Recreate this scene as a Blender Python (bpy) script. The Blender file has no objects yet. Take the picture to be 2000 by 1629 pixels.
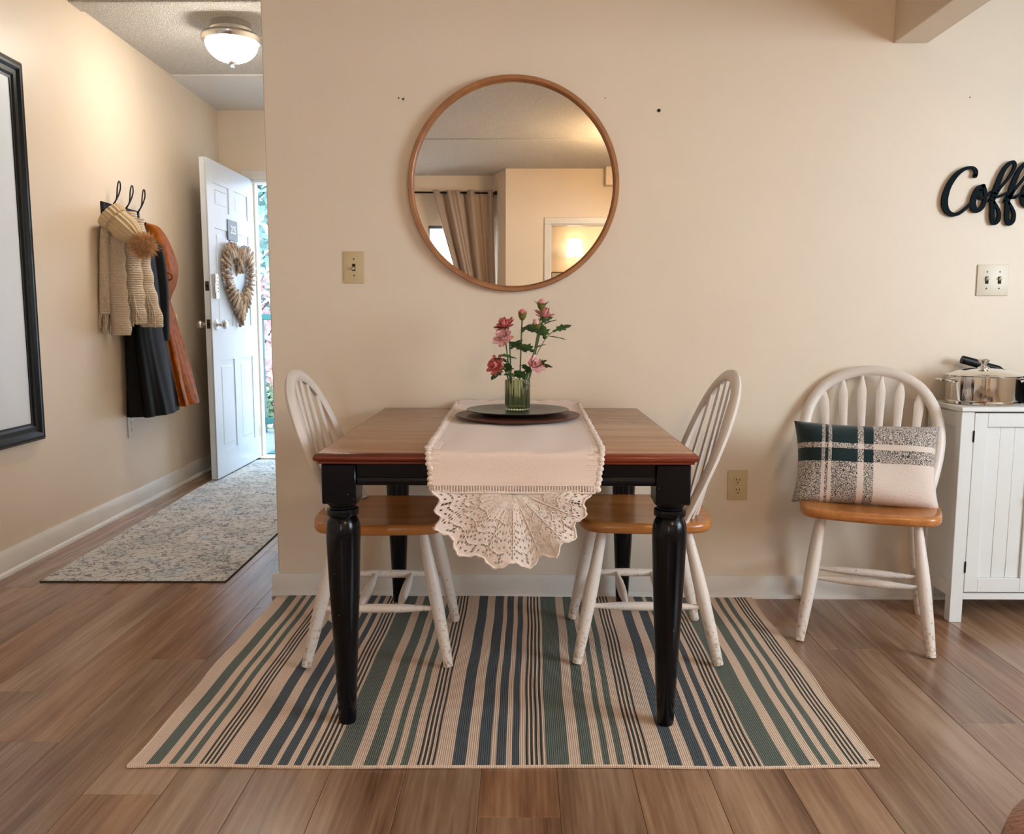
import bpy, bmesh, math, random
from mathutils import Vector, Matrix
random.seed(7)
PI = math.pi
S = bpy.context.scene
COL = S.collection

# ------------------------------------------------------------------ camera
cam_d = bpy.data.cameras.new('camera')
cam = bpy.data.objects.new('camera', cam_d); COL.objects.link(cam)
FPX, YAW, PITCH, ROLL, CAMH = 1642.57, -.01057, .11692, .00119, 1.06
cam_d.sensor_fit = 'HORIZONTAL'; cam_d.sensor_width = 36.0
cam_d.lens = FPX / 2000 * 36.0
cam_d.clip_start = 0.02; cam_d.clip_end = 200
fw = Vector((math.sin(YAW)*math.cos(PITCH), math.cos(YAW)*math.cos(PITCH), -math.sin(PITCH)))
rt = Vector((math.cos(YAW), -math.sin(YAW), 0)); up = rt.cross(fw)
R_ = rt*math.cos(ROLL) + up*math.sin(ROLL); U_ = up*math.cos(ROLL) - rt*math.sin(ROLL)
cam.matrix_world = Matrix(((R_.x, U_.x, -fw.x, 0), (R_.y, U_.y, -fw.y, 0), (R_.z, U_.z, -fw.z, CAMH), (0, 0, 0, 1)))
S.camera = cam

# ------------------------------------------------------------------ view, world, large lights
S.view_settings.view_transform = 'Standard'; S.view_settings.look = 'None'
S.view_settings.gamma = 1.0; S.view_settings.use_curve_mapping = False
S.view_settings.exposure = 0.32
w = bpy.data.worlds.new('overcast_sky'); S.world = w; w.use_nodes = True
w.node_tree.nodes['Background'].inputs[0].default_value = (.52, .77, 1.0, 1)
w.node_tree.nodes['Background'].inputs[1].default_value = 7.0

def area(name, loc, target, sx, sy, power, colour, portal=False):
    d = bpy.data.lights.new(name, 'AREA'); d.shape = 'RECTANGLE'; d.size = sx; d.size_y = sy
    d.energy = power; d.color = colour
    if portal: d.cycles.is_portal = True
    o = bpy.data.objects.new(name, d); COL.objects.link(o); o.location = loc
    o.rotation_euler = (Vector(target) - Vector(loc)).to_track_quat('-Z', 'Y').to_euler()
    return o
area('door_portal', (-1.51, 6.36, 1.03), (-1.51, 0, 1.03), .95, 2.1, 1, (1, 1, 1), True)
area('rear_window_daylight', (-.72, -2.86, 1.45), (-.72, 0, 1.3), .5, 1.1, 12, (.86, .93, 1))
area('kitchen_window_daylight', (3.34, .55, 1.47), (0, .55, 1.47), 1.8, 1.15, 86, (.75, .89, 1))
lp_ = bpy.data.lights.new('living_ceiling_lamp', 'POINT'); lp_.energy = 40; lp_.color = (1, .69, .38); lp_.shadow_soft_size = .14
lo_ = bpy.data.objects.new('living_ceiling_lamp', lp_); COL.objects.link(lo_); lo_.location = (.98, -.75, 2.30)
area('bedroom_lamp', (1.3, -3.3, 2.4), (1.2, -3.4, 0), .4, .4, 14, (1, .78, .5))

# ------------------------------------------------------------------ helpers
def tag(o, label=None, cat=None, group=None, kind=None):
    if label: o['label'] = label
    if cat: o['category'] = cat
    if group: o['group'] = group
    if kind: o['kind'] = kind
    return o
def thing(name, label, cat, loc=(0, 0, 0), rotz=0, group=None):
    o = bpy.data.objects.new(name, None); COL.objects.link(o)
    o.empty_display_size = .05
    o.location = loc; o.rotation_euler = (0, 0, rotz)
    return tag(o, label, cat, group)
def obj(name, bm, mat, parent=None, world=None, smooth=True, angle=38):
    """link bm as one mesh object; world = root location to subtract when bm is in world coordinates"""
    if world is not None: bmesh.ops.translate(bm, verts=bm.verts[:], vec=-Vector(world))
    bmesh.ops.recalc_face_normals(bm, faces=bm.faces[:])
    if smooth:
        for f in bm.faces: f.smooth = True
        lim = math.radians(angle)
        for e in bm.edges:
            if len(e.link_faces) == 2 and e.calc_face_angle(0) > lim: e.smooth = False
    me = bpy.data.meshes.new(name); bm.to_mesh(me); bm.free()
    for m in (mat if isinstance(mat, (list, tuple)) else [mat]): me.materials.append(m)
    o = bpy.data.objects.new(name, me); COL.objects.link(o)
    if parent: o.parent = parent
    return o
def B(): return bmesh.new()
def box(bm, lo, hi, bev=0.0, mi=0, M=None, seg=1):
    t = bmesh.new()
    bmesh.ops.create_cube(t, size=1)
    lo = Vector(lo); hi = Vector(hi); c = (lo+hi)/2; s = hi-lo
    for v in t.verts: v.co = Vector((v.co.x*s.x+c.x, v.co.y*s.y+c.y, v.co.z*s.z+c.z))
    if bev > 0: bmesh.ops.bevel(t, geom=t.edges[:], offset=bev, segments=seg, affect='EDGES', profile=.6)
    if M is not None: bmesh.ops.transform(t, matrix=M, verts=t.verts[:])
    return merge(bm, t, mi)
def merge(bm, t, mi=0):
    mp = [bm.verts.new(v.co) for v in t.verts]
    t.verts.index_update()
    for f in t.faces:
        try:
            g = bm.faces.new([mp[v.index] for v in f.verts]); g.material_index = mi
        except ValueError: pass
    t.free(); return bm
def ringbridge(bm, A, Bq, mi=0, closed=True):
    n = len(A)
    for i in range(n if closed else n-1):
        j = (i+1) % n
        try: bm.faces.new((A[i], A[j], Bq[j], Bq[i])).material_index = mi
        except ValueError: pass
def tube(bm, pts, r, n=8, mi=0, cap=True, closed=False, flat=1.0, upv=None):
    pts = [Vector(p) for p in pts]; m = len(pts)
    rr = r if isinstance(r, (list, tuple)) else [r]*m
    rings = []; prev = None
    for i, p in enumerate(pts):
        if closed: d = pts[(i+1) % m]-pts[i-1]
        else: d = pts[min(i+1, m-1)]-pts[max(i-1, 0)]
        if d.length < 1e-9: d = Vector((0, 0, 1))
        d.normalize()
        if prev is None:
            ref = Vector(upv) if upv is not None else (Vector((0, 0, 1)) if abs(d.z) < .9 else Vector((1, 0, 0)))
        else: ref = prev
        a = (ref - d*ref.dot(d))
        if a.length < 1e-6: a = d.orthogonal()
        a.normalize(); b = d.cross(a); prev = a
        rings.append([bm.verts.new(p + (a*math.cos(t)*flat + b*math.sin(t))*rr[i]) for t in [2*PI*k/n for k in range(n)]])
    for i in range(m-1): ringbridge(bm, rings[i], rings[i+1], mi)
    if closed: ringbridge(bm, rings[-1], rings[0], mi)
    elif cap:
        for q in (rings[0], rings[-1]):
            try: bm.faces.new(q).material_index = mi
            except ValueError: pass
    return bm
def lathe(bm, prof, n=32, c=(0, 0, 0), mi=0, rmod=None, M=None):
    c = Vector(c); rings = []
    for (r, z) in prof:
        if r < 1e-6: rings.append([bm.verts.new(c+Vector((0, 0, z)))])
        else: rings.append([bm.verts.new(c+Vector((math.cos(t)*r*(rmod(t, z) if rmod else 1), math.sin(t)*r*(rmod(t, z) if rmod else 1), z))) for t in [2*PI*k/n for k in range(n)]])
    for A, Q in zip(rings, rings[1:]):
        if len(A) == 1 and len(Q) == 1: continue
        if len(A) == 1:
            for i in range(n): bm.faces.new((A[0], Q[i], Q[(i+1) % n])).material_index = mi
        elif len(Q) == 1:
            for i in range(n): bm.faces.new((A[i], A[(i+1) % n], Q[0])).material_index = mi
        else: ringbridge(bm, A, Q, mi)
    if M is not None: bmesh.ops.transform(bm, matrix=M, verts=bm.verts[:])
    return bm
def prism(bm, pts, d, axis='z', base=0.0, bev=0, mi=0):
    """extrude a 2-D outline; axis z: pts=(x,y); y: pts=(x,z); x: pts=(y,z)"""
    t = bmesh.new()
    def P(a, b, h): return {'z': (a, b, h), 'y': (a, h, b), 'x': (h, a, b)}[axis]
    v0 = [t.verts.new(P(a, b, base)) for a, b in pts]; v1 = [t.verts.new(P(a, b, base+d)) for a, b in pts]
    t.faces.new(v0); t.faces.new(v1[::-1]); ringbridge(t, v0, v1)
    bmesh.ops.recalc_face_normals(t, faces=t.faces[:])
    if bev:
        e = [e for e in t.edges if e.calc_face_angle(0) > .6]
        bmesh.ops.bevel(t, geom=e, offset=bev, segments=2, affect='EDGES', profile=.6)
    return merge(bm, t, mi)
def ball(bm, c, r, u=12, v=8, sc=(1, 1, 1), mi=0, M=None):
    t = bmesh.new(); bmesh.ops.create_uvsphere(t, u_segments=u, v_segments=v, radius=r)
    for q in t.verts: q.co = Vector((q.co.x*sc[0], q.co.y*sc[1], q.co.z*sc[2]))
    if M is not None: bmesh.ops.transform(t, matrix=M, verts=t.verts[:])
    bmesh.ops.translate(t, verts=t.verts[:], vec=Vector(c))
    return merge(bm, t, mi)
def crom(pts, k=6, closed=False):
    out = []; n = len(pts); D = len(pts[0])
    rng = range(n if closed else n-1)
    for i in rng:
        p = [pts[(i+j) % n] if closed else pts[max(0, min(n-1, i+j))] for j in (-1, 0, 1, 2)]
        for s in range(k):
            t = s/k
            out.append(tuple(.5*((2*p[1][d])+(-p[0][d]+p[2][d])*t+(2*p[0][d]-5*p[1][d]+4*p[2][d]-p[3][d])*t*t+(-p[0][d]+3*p[1][d]-3*p[2][d]+p[3][d])*t**3) for d in range(D)))
    if not closed: out.append(tuple(pts[-1]))
    return out
def rnd(a, b): return random.uniform(a, b)

# ------------------------------------------------------------------ materials
def srgb(r, g, b):
    f = lambda c: (c/255/12.92) if c <= 10.31 else (((c/255)+.055)/1.055)**2.4
    return (f(r), f(g), f(b), 1)
class NT:
    def __init__(s, name):
        s.m = bpy.data.materials.new(name); s.m.use_nodes = True; s.t = s.m.node_tree
        s.b = s.t.nodes['Principled BSDF']
    def n(s, typ, **kw):
        q = s.t.nodes.new(typ)
        for k, v in kw.items():
            if k in q.inputs.keys(): q.inputs[k].default_value = v
            else: setattr(q, k, v)
        return q
    def l(s, a, b): s.t.links.new(a, b)
    def coord(s, scale=(1, 1, 1), kind='Object', rand=0, loc=(0, 0, 0)):
        tc = s.n('ShaderNodeTexCoord'); mp = s.n('ShaderNodeMapping'); mp.inputs['Scale'].default_value = scale
        mp.inputs['Location'].default_value = loc
        if kind == 'World':
            g = s.n('ShaderNodeNewGeometry'); s.l(g.outputs['Position'], mp.inputs[0])
        else: s.l(tc.outputs[kind], mp.inputs[0])
        if rand:
            oi = s.n('ShaderNodeObjectInfo'); vm = s.n('ShaderNodeVectorMath', operation='SCALE')
            vm.inputs[0].default_value = (rand, rand*1.7, rand*.6); s.l(oi.outputs['Random'], vm.inputs['Scale'])
            ad = s.n('ShaderNodeVectorMath', operation='ADD'); s.l(mp.outputs[0], ad.inputs[0]); s.l(vm.outputs[0], ad.inputs[1])
            return ad.outputs[0]
        return mp.outputs[0]
    def noise(s, vec, scale, detail=4, rough=.55):
        q = s.n('ShaderNodeTexNoise'); q.inputs['Scale'].default_value = scale; q.inputs['Detail'].default_value = detail
        q.inputs['Roughness'].default_value = rough; s.l(vec, q.inputs['Vector']); return q.outputs['Fac']
    def ramp(s, fac, stops, interp='LINEAR'):
        q = s.n('ShaderNodeValToRGB'); q.color_ramp.interpolation = interp
        while len(q.color_ramp.elements) < len(stops): q.color_ramp.elements.new(.5)
        for e, (p, c) in zip(q.color_ramp.elements, stops): e.position = p; e.color = c
        s.l(fac, q.inputs[0]); return q.outputs[0]
    def mix(s, fac, a, b, mode='MIX'):
        q = s.n('ShaderNodeMix', data_type='RGBA', blend_type=mode)
        for i, v in ((0, fac), (6, a), (7, b)):
            if hasattr(v, 'is_linked') or hasattr(v, 'links'): s.l(v, q.inputs[i])
            else: q.inputs[i].default_value = v
        return q.outputs[2]
    def math(s, op, a, b=0.0):
        q = s.n('ShaderNodeMath', operation=op)
        for i, v in ((0, a), (1, b)):
            if hasattr(v, 'links'): s.l(v, q.inputs[i])
            else: q.inputs[i].default_value = v
        return q.outputs[0]
    def col(s, c):
        if hasattr(c, 'links'): s.l(c, s.b.inputs['Base Color'])
        else: s.b.inputs['Base Color'].default_value = c
    def set(s, **kw):
        for k, v in kw.items(): s.b.inputs[k.replace('_', ' ')].default_value = v
    def bump(s, h, strength=.3, dist=.01):
        q = s.n('ShaderNodeBump'); q.inputs['Strength'].default_value = strength; q.inputs['Distance'].default_value = dist
        s.l(h, q.inputs['Height']); s.l(q.outputs[0], s.b.inputs['Normal'])
def simple(name, c, rough=.5, metal=0, var=.0, vscale=20, bump=0, bscale=200, **kw):
    t = NT(name); t.set(Roughness=rough, Metallic=metal, **kw)
    v = t.coord(kind='World')
    if var:
        d = tuple(x*(1-var) for x in c[:3])+(1,); e = tuple(min(1, x*(1+var*.6)) for x in c[:3])+(1,)
        t.col(t.ramp(t.noise(v, vscale), [(.3, d), (.7, e)]))
    else: t.col(c)
    if bump: t.bump(t.noise(v, bscale, 2), bump, .004)
    return t.m

M = {}
M['wall'] = simple('cream_wall_paint', srgb(231, 214, 193), .42, var=.025, vscale=3, bump=.06, bscale=90)
M['wall_dark'] = M['wall']
t = NT('popcorn_ceiling'); v = t.coord(kind='World')
nz = t.noise(v, 130, 3, .6)
t.col(t.ramp(nz, [(.35, srgb(204, 198, 190)), (.6, srgb(240, 235, 229))])); t.set(Roughness=.9); t.bump(nz, .9, .02); M['popcorn'] = t.m
M['plaster'] = simple('smooth_white_plaster', srgb(228, 224, 220), .7, bump=.05, bscale=60)
M['trim'] = simple('white_trim_paint', srgb(226, 220, 212), .35, var=.04, vscale=8)
M['door'] = simple('white_door_paint', srgb(212, 217, 224), .3, var=.02, vscale=6)
M['cabinet'] = simple('white_cabinet_lacquer', srgb(230, 231, 229), .35, var=.015, vscale=5)
M['black'] = simple('black_metal', srgb(12, 12, 13), .4, **{'Specular_IOR_Level': .25})
M['black_satin'] = simple('black_satin_plastic', srgb(10, 10, 12), .3, **{'Specular_IOR_Level': .25})
M['dark'] = simple('dark_gap', srgb(30, 24, 20), .9)
M['ivory'] = simple('ivory_plastic', srgb(206, 184, 142), .35)
M['ivory_light'] = simple('pale_ivory_plastic', srgb(222, 212, 190), .35)
M['white_plastic'] = simple('white_plastic', srgb(228, 226, 222), .35)
M['chrome'] = simple('brushed_nickel', (.72, .71, .69, 1), .22, 1)
M['steel'] = simple('polished_steel', (.76, .74, .70, 1), .08, 1)
M['brass'] = simple('aged_latch_metal', srgb(96, 74, 56), .4, .8)

def wood(name, stops, sc=(1, .06, 1), ns=28, rough=.35, rand=0, kind='Object', knots=True, bump=.08):
    t = NT(name); v = t.coord(sc, kind, rand)
    a = t.noise(v, ns, 6, .62)
    v2 = t.coord((sc[0]*.22, sc[1]*.35, sc[2]*.22), kind, rand)
    b = t.noise(v2, ns*.9, 3, .5)
    f = t.math('ADD', t.math('MULTIPLY', a, .6), t.math('MULTIPLY', b, .4))
    c = t.ramp(f, stops)
    if rand:
        oi = t.n('ShaderNodeObjectInfo')
        tint = t.ramp(oi.outputs['Random'], [(0, (.86, .88, .90, 1)), (.35, (1, 1, 1, 1)), (.7, (1.0, .92, .84, 1)), (1, (.98, .80, .66, 1))])
        c = t.mix(1.0, c, tint, 'MULTIPLY')
    t.col(c); t.set(Roughness=rough); t.bump(a, bump, .003); return t.m
def wood2(name, stops, sc, ns, rough, rand):
    t = NT(name); v = t.coord(sc, 'Object', rand)
    fine = t.noise(t.coord((1, .03, 1), 'Object', rand), 95, 4, .6); a = t.noise(v, ns, 6, .66); b = t.noise(t.coord((.22, .03, .22), 'Object', rand), 26, 3, .5)
    f = t.math('ADD', t.math('ADD', t.math('MULTIPLY', a, .42), t.math('MULTIPLY', b, .33)), t.math('MULTIPLY', fine, .25))
    c = t.ramp(f, stops); oi = t.n('ShaderNodeObjectInfo')
    c = t.mix(1.0, c, t.ramp(oi.outputs['Random'], [(0, (.86, .88, .90, 1)), (.35, (1, 1, 1, 1)), (.7, (1.0, .92, .84, 1)), (1, (.98, .84, .72, 1))]), 'MULTIPLY')
    t.col(c); t.set(Roughness=rough); t.bump(fine, .06, .002); return t.m
M['plank'] = wood2('oak_vinyl_plank', [(.34, srgb(86, 58, 41)), (.43, srgb(128, 95, 72)), (.52, srgb(152, 119, 93)), (.63, srgb(178, 147, 121))], (1, .075, 1), 17, .25, 40)
M['honey'] = wood('honey_seat_wood', [(.3, srgb(150, 88, 40)), (.5, srgb(186, 118, 60)), (.7, srgb(208, 146, 84))], (1, .08, 1), 22, .22)
M['cherry'] = wood('cherry_tabletop_wood', [(.3, srgb(132, 86, 56)), (.5, srgb(170, 120, 84)), (.72, srgb(190, 146, 110))], (.08, 1, 1), 24, .27)
M['cherry_edge'] = wood('cherry_edge_wood', [(.3, srgb(84, 30, 18)), (.55, srgb(124, 52, 30)), (.75, srgb(150, 74, 46))], (.06, 1, 1), 30, .22)
M['frame_wood'] = wood('oak_mirror_frame', [(.3, srgb(138, 84, 46)), (.6, srgb(176, 118, 70)), (.8, srgb(198, 144, 94))], (1, 1, 1), 14, .4)
M['charger'] = wood('walnut_charger_wood', [(.3, srgb(62, 30, 22)), (.6, srgb(98, 54, 40)), (.8, srgb(120, 72, 54))], (.1, 1, 1), 40, .4)

def worn(name, base, under, thr, rough=.35, scale=60, zgrad=None):
    t = NT(name); v = t.coord(kind='Object')
    a = t.noise(v, scale, 5, .65); c = t.ramp(a, [(thr, base), (thr+.03, under)])
    if zgrad:   # chips gather near the feet, where shoes scuff the paint
        sp = t.n('ShaderNodeSeparateXYZ'); tc = t.n('ShaderNodeTexCoord'); t.l(tc.outputs['Object'], sp.inputs[0])
        mr = t.n('ShaderNodeMapRange'); mr.inputs[1].default_value = zgrad[0]; mr.inputs[2].default_value = zgrad[1]
        mr.inputs[3].default_value = .13; mr.inputs[4].default_value = 0
        t.l(sp.outputs[2], mr.inputs[0])
        a2 = t.math('ADD', a, mr.outputs[0]); c = t.ramp(a2, [(thr, base), (thr+.09, under)])
    t.col(c); t.set(Roughness=rough); return t.m
M['chair_white'] = worn('worn_white_chair_paint', srgb(228, 216, 206), srgb(184, 158, 134), .64, .38, 90, (0, .30))
M['table_black'] = worn('chipped_black_paint', srgb(9, 9, 14), srgb(196, 186, 176), .70, .2, 55)
M['table_black'].node_tree.nodes['Principled BSDF'].inputs['Specular IOR Level'].default_value = .3

def fabric(name, c, var=.15, scale=300, rough=.9, bump=.4, sheen=.3):
    t = NT(name); v = t.coord(kind='World'); a = t.noise(v, scale, 3)
    t.col(t.ramp(a, [(.3, tuple(x*(1-var) for x in c[:3])+(1,)), (.7, tuple(min(1, x*(1+var*.5)) for x in c[:3])+(1,))]))
    t.set(Roughness=rough); t.b.inputs['Specular IOR Level'].default_value = .15; t.b.inputs['Sheen Weight'].default_value = sheen; t.bump(a, bump, .003); return t.m
M['linen'] = fabric('cream_linen', srgb(236, 214, 200), .08, 420, .85, .25)
M['lace'] = fabric('cream_crochet', srgb(242, 224, 212), .14, 500, .9, .5)
M['scarf'] = fabric('oatmeal_knit', srgb(214, 198, 178), .2, 160, .95, .8)
def knit(m):
    nt = m.node_tree; wv_ = nt.nodes.new('ShaderNodeTexWave'); wv_.bands_direction = 'Z'; wv_.inputs['Scale'].default_value = 26; wv_.inputs['Distortion'].default_value = 2.5; wv_.inputs['Detail'].default_value = 2; wv_.inputs['Detail Scale'].default_value = 3
    g_ = nt.nodes.new('ShaderNodeNewGeometry'); nt.links.new(g_.outputs['Position'], wv_.inputs['Vector'])
    bp = next(n for n in nt.nodes if n.type == 'BUMP'); b2 = nt.nodes.new('ShaderNodeBump'); b2.inputs['Strength'].default_value = .35; b2.inputs['Distance'].default_value = .012
    nt.links.new(wv_.outputs['Fac'], b2.inputs['Height']); nt.links.new(bp.outputs[0], b2.inputs['Normal']); nt.links.new(b2.outputs[0], nt.nodes['Principled BSDF'].inputs['Normal'])
knit(M['scarf'])
M['hat'] = fabric('cream_rib_knit', srgb(208, 186, 152), .15, 220, .95, .6)
M['fur'] = fabric('brown_fur', srgb(214, 168, 120), .4, 60, .9, .2)
M['coat'] = fabric('black_coat_cloth', srgb(13, 13, 15), .25, 200, .6, .2, 0)
M['rust'] = fabric('rust_velvet', srgb(158, 84, 16), .45, 22, .5, .15, 0)
M['curtain'] = fabric('taupe_curtain_cloth', srgb(178, 156, 138), .1, 300, .9, .2)
M['brown_plush'] = fabric('brown_plush_cloth', srgb(150, 92, 58), .35, 90, .95, .8)

def ribcloth(name, c, c2):
    t = NT(name); v = t.coord(kind='Object')
    wv = t.n('ShaderNodeTexWave', wave_type='BANDS', bands_direction='X'); wv.inputs['Scale'].default_value = 62; wv.inputs['Distortion'].default_value = .6
    wv.inputs['Detail'].default_value = 1; t.l(v, wv.inputs['Vector'])
    nz = t.noise(v, 420, 2); ws = t.noise(v, 5, 3)
    f = t.math('ADD', t.math('MULTIPLY', wv.outputs['Fac'], .45), t.math('MULTIPLY', nz, .55))
    cc = t.ramp(f, [(.25, c2), (.6, c)]); cc = t.mix(t.math('MULTIPLY', ws, .25), cc, c2)
    t.col(cc); t.set(Roughness=.95); t.bump(f, .5, .004); return t.m
M['rug_cream'] = ribcloth('cream_flatweave', srgb(232, 208, 186), srgb(206, 174, 150))
M['rug_green'] = ribcloth('sage_flatweave', srgb(114, 122, 112), srgb(74, 84, 78))
M['rug_blue'] = ribcloth('slate_blue_flatweave', srgb(90, 98, 104), srgb(56, 63, 70))
M['rug_line'] = ribcloth('charcoal_flatweave', srgb(70, 72, 68), srgb(44, 46, 44))

t = NT('distressed_runner_pile'); v = t.coord(kind='Object')
vor = t.n('ShaderNodeTexVoronoi', feature='DISTANCE_TO_EDGE'); vor.inputs['Scale'].default_value = 8
wob = t.n('ShaderNodeTexNoise'); wob.inputs['Scale'].default_value = 9; wob.inputs['Detail'].default_value = 3; t.l(v, wob.inputs['Vector'])
av = t.n('ShaderNodeVectorMath', operation='SCALE'); t.l(wob.outputs['Color'], av.inputs[0]); av.inputs['Scale'].default_value = .5
ad = t.n('ShaderNodeVectorMath', operation='ADD'); t.l(v, ad.inputs[0]); t.l(av.outputs[0], ad.inputs[1]); t.l(ad.outputs[0], vor.inputs['Vector'])
fine = t.noise(v, 70, 4, .7); big = t.noise(v, 3.2, 3)
edge = t.math('LESS_THAN', vor.outputs['Distance'], .055)
dk = t.math('MULTIPLY', edge, t.math('GREATER_THAN', fine, .47))
spk = t.math('GREATER_THAN', t.noise(v, 38, 5, .8), .575)
dk = t.math('MAXIMUM', dk, spk)
basec = t.ramp(big, [(.35, srgb(176, 176, 170)), (.5, srgb(206, 198, 190)), (.65, srgb(186, 190, 192))])
dkc = t.ramp(t.noise(v, 6, 2), [(.4, srgb(88, 92, 96)), (.55, srgb(112, 104, 110)), (.7, srgb(104, 124, 126))])
t.col(t.mix(t.math('MULTIPLY', dk, .85), basec, dkc)); t.set(Roughness=.95); t.bump(fine, .4, .004); M['runner'] = t.m
M['rug_edge'] = simple('dark_rug_binding', srgb(52, 48, 44), .9)

t = NT('plaid_wool')
tc = t.n('ShaderNodeTexCoord'); sp = t.n('ShaderNodeSeparateXYZ'); t.l(tc.outputs['Object'], sp.inputs[0])
mx = t.n('ShaderNodeMapRange'); mx.inputs[1].default_value = -.24; mx.inputs[2].default_value = .24; t.l(sp.outputs[0], mx.inputs[0])
mz = t.n('ShaderNodeMapRange'); mz.inputs[1].default_value = -.138; mz.inputs[2].default_value = .138; t.l(sp.outputs[2], mz.inputs[0])
K0, K1 = (0, 0, 0, 1), (1, 1, 1, 1)
wx = t.ramp(mx.outputs[0], [(0, K0), (.205, K1), (.228, K0), (.248, K1), (.272, K0), (.44, K1), (.478, K0), (.54, K1)], 'CONSTANT')
wz = t.ramp(mz.outputs[0], [(0, K1), (.50, K0), (.66, K1), (.725, K0)], 'CONSTANT')
nz = t.noise(t.coord((1, 1, 1)), 330, 2, .6)
mr_ = t.n('ShaderNodeMapRange'); mr_.inputs[1].default_value = .41; mr_.inputs[2].default_value = .59; t.l(nz, mr_.inputs[0]); pick = mr_.outputs[0]
wv = t.mix(pick, wx, wz)
t.col(t.mix(wv, srgb(14, 38, 40), srgb(228, 212, 200))); t.set(Roughness=.95); t.b.inputs['Sheen Weight'].default_value = .2; t.bump(nz, .5, .004)
M['plaid'] = t.m

t = NT('green_ribbed_glass'); t.col((.74, .82, .58, 1)); t.set(Roughness=.03, IOR=1.45); t.b.inputs['Transmission Weight'].default_value = 1; M['glass_green'] = t.m
t = NT('clear_glass'); t.col((.95, .97, .96, 1)); t.set(Roughness=.02, IOR=1.45); t.b.inputs['Transmission Weight'].default_value = 1; M['glass'] = t.m
t = NT('mirror_silver'); t.col((.90, .90, .88, 1)); t.set(Roughness=.0, Metallic=1); M['mirror'] = t.m
M['board'] = simple('pale_glossy_board', srgb(228, 232, 238), .45)
M['pewter'] = simple('hammered_pewter', srgb(112, 116, 112), .32, .85, var=.2, vscale=40, bump=.15, bscale=120)
def emis(name, c, s):
    t = NT(name); t.col(c); t.b.inputs['Emission Color'].default_value = c; t.b.inputs['Emission Strength'].default_value = s; return t.m
M['bowl'] = emis('lit_frosted_glass', (1, .94, .83, 1), 52)
M['shade'] = emis('lit_lamp_shade', (1, .86, .62, 1), 4)
M['plate_grey'] = simple('grey_sign_plate', srgb(112, 120, 128), .4)
M['sign_white'] = simple('white_sign_print', srgb(235, 238, 240), .5)
M['twig'] = wood('driftwood', [(.32, srgb(96, 72, 56)), (.46, srgb(168, 142, 118)), (.62, srgb(222, 204, 184))], (1, 1, .3), 60, .8, 20)
M['stem'] = simple('flower_stem_green', srgb(78, 100, 52), .5)
M['leaf'] = simple('dark_leaf_green', srgb(66, 100, 52), .5, var=.3, vscale=60)
M['calyx'] = simple('olive_calyx', srgb(112, 110, 46), .5, var=.2, vscale=80)
M['petal'] = simple('rose_pink_petal', srgb(228, 150, 152), .55, var=.18, vscale=90)
M['petal_pale'] = simple('pale_pink_petal', srgb(236, 180, 178), .55, var=.15, vscale=90)
M['petal_deep'] = simple('coral_pink_petal', srgb(222, 122, 120), .55, var=.2, vscale=90)
M['teal'] = simple('green_railing_paint', srgb(22, 84, 80), .4)
M['slate_letter'] = simple('dark_slate_letter', srgb(16, 27, 33), .75, **{'Specular_IOR_Level': .1})
M['concrete'] = simple('pale_concrete', srgb(112, 114, 112), .8, var=.1, vscale=12)
t = NT('leaf_litter_hillside'); v = t.coord(kind='World')
t.col(t.ramp(t.noise(v, 9, 6, .75), [(.34, srgb(60, 46, 42)), (.43, srgb(168, 130, 122)), (.56, srgb(226, 206, 202)), (.7, srgb(140, 160, 146))])); t.set(Roughness=.95); M['hill'] = t.m
M['bush_a'] = simple('blue_green_foliage', srgb(128, 150, 140), .6, var=.3, vscale=5)
M['bush_b'] = simple('moss_green_foliage', srgb(112, 124, 92), .6, var=.3, vscale=5)
M['bush_c'] = simple('faded_pink_leaves', srgb(196, 150, 144), .6, var=.3, vscale=5)
M['bark'] = simple('grey_bark', srgb(82, 70, 64), .9, var=.3, vscale=30)
M['mat_cloth'] = simple('teal_mat_cloth', srgb(50, 96, 100), .9)
M['mat_red'] = simple('coral_mat_cloth', srgb(120, 60, 50), .9)
M['picture'] = simple('pale_picture_print', srgb(206, 198, 178), .5, var=.2, vscale=15)

# ------------------------------------------------------------------ room shell
CEIL = 2.56
WB = 3.132                       # dining wall plane
def XL(y): return -2.06 - .0225*y
def struct(name, bm, mat, label, cat, parent=None, **kw):
    o = obj(name, bm, mat, parent, **kw)
    if parent is None: tag(o, label, cat, kind='structure')
    return o
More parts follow.
